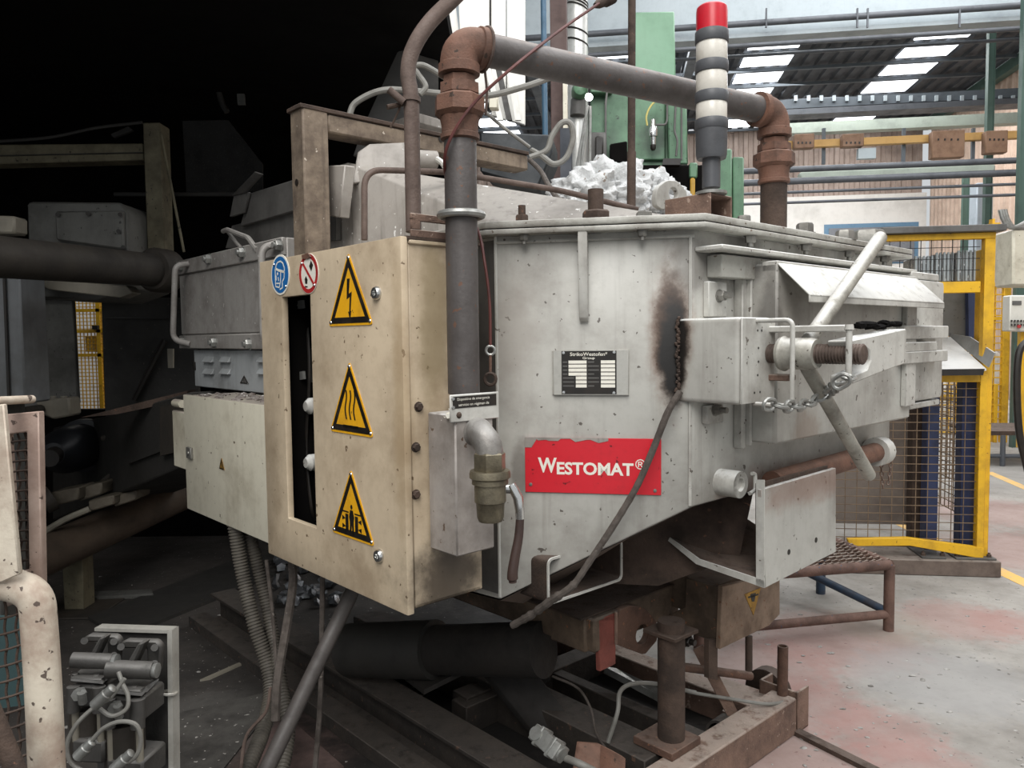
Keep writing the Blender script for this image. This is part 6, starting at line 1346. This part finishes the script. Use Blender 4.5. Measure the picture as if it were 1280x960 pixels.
for k, (x, y, s_, lb) in enumerate(((122, 0, .92, 'left dark pneumatic valve on the aluminium plate'), (170, 6, 1.05, 'right dark pneumatic valve on the aluminium plate'))):
    t = Thing('pneumatic_valve', lb, 'valve', at(x, 980, dv), 'pneumatic valves on the plate')
    def e(px, py, dd=0.0): return at(x + px * s_, 790 + y + py * s_, dv + dd)
    t.part('lever_web', prism([e(2, 8), e(10, 6), e(-4, 36), e(-14, 36)], HD * .03), M_cast, bev=.004)
    t.part('head_plate', prism([e(-20, 8, .04), e(-12, 4, .04), e(24, 5, .04), e(30, 12, .04), e(27, 42, .04), e(14, 44, .04), e(12, 14, .04), e(-18, 14, .04)], HD * .02), M_cast, bev=.004)
    for (bx__, by__) in ((-18, 12), (22, 13), (22, 32)): t.part('bolt', cyl(e(bx__, by__, .0), e(bx__, by__, .05), .0085, 10), M_cast)
    t.part('pivot_barrel', cyl(e(-34, 38, -.01), e(20, 40, .0), .020 * s_, 18), M_cast); t.part('pivot_end', lathe(e(20, 40, .0), RGT, [(0, .016), (.012, .018), (.014, .008)], 14), M_galv)
    t.part('flange', prism([e(-38, 62, -.03), e(6, 64, -.03), e(22, 52, .06), e(22, 57, .06), e(6, 70, -.03), e(-38, 68, -.03)], HD * .02), M_cast, bev=.003)
    t.part('flange_top', prism([e(-38, 62, -.03), e(6, 64, -.03), e(22, 50, .08), e(-24, 50, .08)], -ZU * .012), M_cast, bev=.003)
    for (bx__, by__) in ((-30, 60), (-2, 62)): t.part('bolt', bolt(e(bx__, by__, -.01), ZU, .008, .005), M_cast)
    t.part('upper_block', prism([e(-36, 72, -.02), e(6, 74, -.02), e(6, 104, -.02), e(-36, 102, -.02)], HD * .1), M_cast, bev=.006)
    for bx__ in (-33, 2): t.part('boss', cyl(e(bx__, 74, -.03), e(bx__, 108, -.03), .016 * s_, 14), M_cast)
    t.part('barrel', cyl(e(-14, 100, .03), e(-12, 165, .03), .044 * s_, 22), M_lp)
    for bx__ in (-30, 4): t.part('tie_rod', cyl(e(bx__, 104, -.01), e(bx__ + 1, 148, -.01), .0085, 10), M_lb)
    t.part('lower_block', prism([e(-36, 146, -.02), e(8, 149, -.02), e(8, 180, -.02), e(-36, 178, -.02)], HD * .1), M_cast, bev=.006)
    t.part('fitting', join([cyl(e(-22, 82, -.06), e(-20, 96, -.05), .010, 10), lathe(e(-22, 82, -.04), -FWD, [(0, .014), (.02, .014)], 6)]), M_galv)
solo('air_hose', 'thin air hose looping around the left valve', 'hose', tube([at(156, 848, dv - .05), at(138, 872, dv - .06), at(118, 884, dv - .08), at(96, 905, dv - .1), at(84, 930, dv - .1), at(88, 952, dv - .1), at(105, 965, dv - .1)], .005, 8), M_hose)
solo('air_hose', 'thin air hose looping below the right valve', 'hose', tube([at(115, 925, dv - .1), at(130, 910, dv - .1), at(150, 902, dv - .1), at(170, 906, dv - .1), at(176, 925, dv - .1), at(170, 945, dv - .1), at(150, 958, dv - .1)], .005, 8), M_hose)
solo('air_hose', 'short air hose bridging the two valves', 'hose', tube([at(148, 840, dv - .04), at(154, 856, dv - .05), at(160, 870, dv - .06), at(158, 886, dv - .07), at(140, 895, dv - .08), at(122, 884, dv - .08)], .005, 8), M_hose)
for k, (a, b, lb) in enumerate((((142, 859), (118, 882), 'upper hose coupling between the valves'), ((116, 926), (97, 946), 'lower left hose coupling'), ((165, 940), (142, 962), 'lower right hose coupling'))):
    p, r_ = at(*a, dv - .1), at(*b, dv - .1); solo('hose_coupling', lb, 'coupling', lathe(p, r_ - p, [(0, .007), (.003, .011), (.02, .011), (.022, .013), ((r_ - p).length, .013)], 12), M_galv, group='hose couplings')
